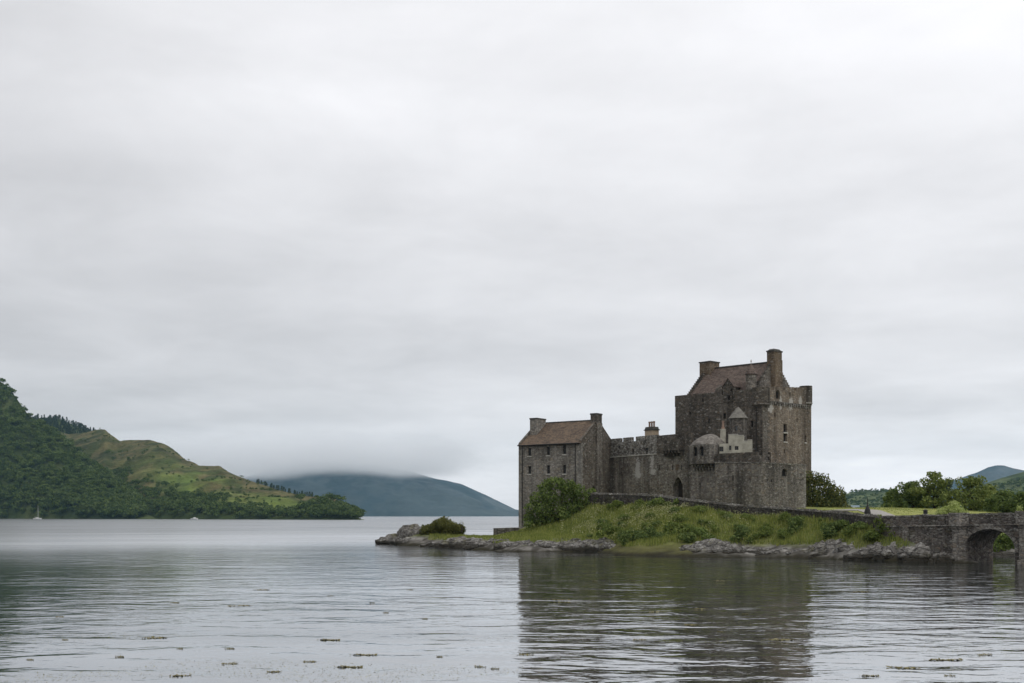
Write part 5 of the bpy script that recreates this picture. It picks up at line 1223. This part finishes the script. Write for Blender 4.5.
# ------------------------------------------------------------------ boats and far cottages
def hull(mb, c, L, B, z0, z1, yaw=0.0):
    n = 10; vs = []
    for lv, (zz, k) in enumerate(((z0, .55), ((z0 + z1) / 2, .9), (z1, 1.0))):
        for i in range(n + 1):
            f = i / n; x = (f - .5) * L * (.9 + .1 * k); w = B / 2 * k * (1 - abs(2 * f - .85) ** 2.4 * .9) if f > .425 else B / 2 * k * (.82 + .18 * f / .425); w = max(w, .03)
            vs += [(x, -w, zz + .25 * (f ** 2) * lv / 2), (x, w, zz + .25 * (f ** 2) * lv / 2)]
    ca, sa = math.cos(yaw), math.sin(yaw); vs = [(c[0] + a * ca - b * sa, c[1] + a * sa + b * ca, d) for a, b, d in vs]; m = 2 * (n + 1); fs = []
    for lv in range(2):
        for i in range(n):
            for s in (0, 1): fs.append((lv * m + 2 * i + s, lv * m + 2 * i + 2 + s, (lv + 1) * m + 2 * i + 2 + s, (lv + 1) * m + 2 * i + s))
        fs.append((lv * m, lv * m + 1, (lv + 1) * m + 1, (lv + 1) * m))
    fs += [(2 * m + 2 * i, 2 * m + 2 * i + 2, 2 * m + 2 * i + 3, 2 * m + 2 * i + 1) for i in range(n)]; mb.add(vs, fs)
def boats():
    c = XY(37.5, 1560); t = thing('sailing_yacht', (*c, 0), 'white sailing yacht with a bare mast moored under the wooded shore', 'boat')
    b = MB(); hull(b, c, 11.5, 3.4, -.4, 1.3, .1); obj('hull', b, M['white'], t); b = MB(); b.obox(c, (1, .1), 2.4, .9, 1.25, 2.0, taper=.15); obj('cabin', b, M['white'], t)
    b = MB(); b.tube([(c[0] + .8, c[1], 1), (c[0] + .8, c[1], 19)], [.22, .14], 8); mo = obj('mast', b, M['alu'], t); b = MB(); b.tube([(c[0] + .8, c[1], 2.6), (c[0] - 4.2, c[1] - .4, 2.7)], [.16, .16], 8); obj('boom', b, M['white'], mo)
    c = XY(194.5, 1440); t = thing('motor_boat', (*c, 0), 'small white motor boat close to the far shore', 'boat'); b = MB(); hull(b, c, 9.5, 3.2, -.3, 1.5, 0); obj('hull', b, M['white'], t); b = MB(); b.obox(c, (1, 0), 1.8, 1.0, 1.5, 2.7, taper=.2); obj('cabin', b, M['white'], t)
boats()
def cottages():
    def house(x, y, z, l, w, h, rh, lab, name='cottage', wm='white'):
        t = thing(name, (x, y, z), lab, 'building', None); m = MB(); m.obox((x, y), (1, .1), l / 2, w / 2, z - 2, z + h); obj('wall', m, M[wm], t)
        r = MB(); a, b = x - l / 2 - .3, x + l / 2 + .3; v = [(a, y - w / 2 - .4, z + h), (b, y - w / 2 - .4, z + h), (b, y, z + h + rh), (a, y, z + h + rh), (a, y + w / 2 + .4, z + h), (b, y + w / 2 + .4, z + h)]; r.add(v, [(0, 1, 2, 3), (3, 2, 5, 4), (0, 3, 4), (1, 5, 2)]); obj('roof', r, M['slate_far'], t)
    for px, t_, l, lab in ((849, .10, 16, 'tiny pale building at the left of the far shore cluster'), (855, .16, 20, 'tiny pale long building in the middle of the far shore cluster'), (861, .12, 15, 'tiny pale building at the right of the far shore cluster')):
        x, y, z = (float(q) for q in RH1.at(px, t_)); house(x, y, z + 1, l, 9, 5, 4, lab)
    x, y = XY(893.5, 420); house(x, y, ZY(509.5, 420), 1.6, 1.2, .9, .35, 'tiny white hut at the left end of the lawn', 'hut')
cottages()

# ------------------------------------------------------------------ air: haze and the cloud lying on the mountain
def air():
    b = MB(); x0, x1, y0, y1, z0, z1 = -6800, 6800, -200, 9800, -5.2, 640; b.prism([(x0, y0), (x1, y0), (x1, y1), (x0, y1)], z0, z1, True, True)
    tag(obj('haze', b, volume_mat('haze_air', (.42, .74, 1.0), 2.5e-5), org=(0, 0, 0)), 'thin grey blue haze over the loch', 'haze', None, 'stuff')
    m = MB(); m.prism([(-3300, 7000), (150, 7000), (150, 8600), (-3300, 8600)], 190, 620, True, True)
    t = NT('mist_air'); co = t.coord('Position'); sp = t.n('ShaderNodeSeparateXYZ'); t.L.new(co, sp.inputs[0]); n = t.noise(t.coord('Position', (1, .6, 2.2)), .0022, 4, .55); n2 = t.noise(t.coord('Position', (1, .6, 1.0)), .0009, 2, .5)
    def mr(v, a, b, c, d):
        x = t.n('ShaderNodeMapRange', interpolation_type='SMOOTHSTEP'); t.L.new(v, x.inputs['Value'])
        for k, q in zip(('From Min', 'From Max', 'To Min', 'To Max'), (a, b, c, d)): x.inputs[k].default_value = q
        return x.outputs[0]
    zz = t.math('ADD', sp.outputs[2], t.math('ADD', t.math('MULTIPLY', t.math('SUBTRACT', n, .5), 130), t.math('MULTIPLY', t.math('SUBTRACT', n2, .5), 160)))
    f = t.math('MULTIPLY', mr(zz, 245, 345, 0, 1), mr(zz, 400, 600, 1, 0))
    xx = t.math('ADD', sp.outputs[0], t.math('MULTIPLY', t.math('SUBTRACT', n, .5), 900))
    f = t.math('MULTIPLY', f, t.math('MULTIPLY', mr(xx, -700, -150, 1, 0), mr(xx, -3200, -2000, 0, 1)))
    f = t.math('MULTIPLY', f, t.math('MULTIPLY', mr(sp.outputs[1], 7000, 7500, 0, 1), mr(sp.outputs[1], 8100, 8600, 1, 0)))
    v = t.n('ShaderNodeVolumePrincipled'); v.inputs['Color'].default_value = (1, 1, 1, 1); t.L.new(t.math('MULTIPLY', f, .0030), v.inputs['Density']); t.L.new(v.outputs[0], t.out.inputs['Volume'])
    tag(obj('mist', m, t.m, org=(0, 0, 0)), 'low grey cloud lying on the mountain top', 'mist', None, 'stuff')
air()
for o in bpy.data.objects:
    if "_org" in o: del o["_org"]
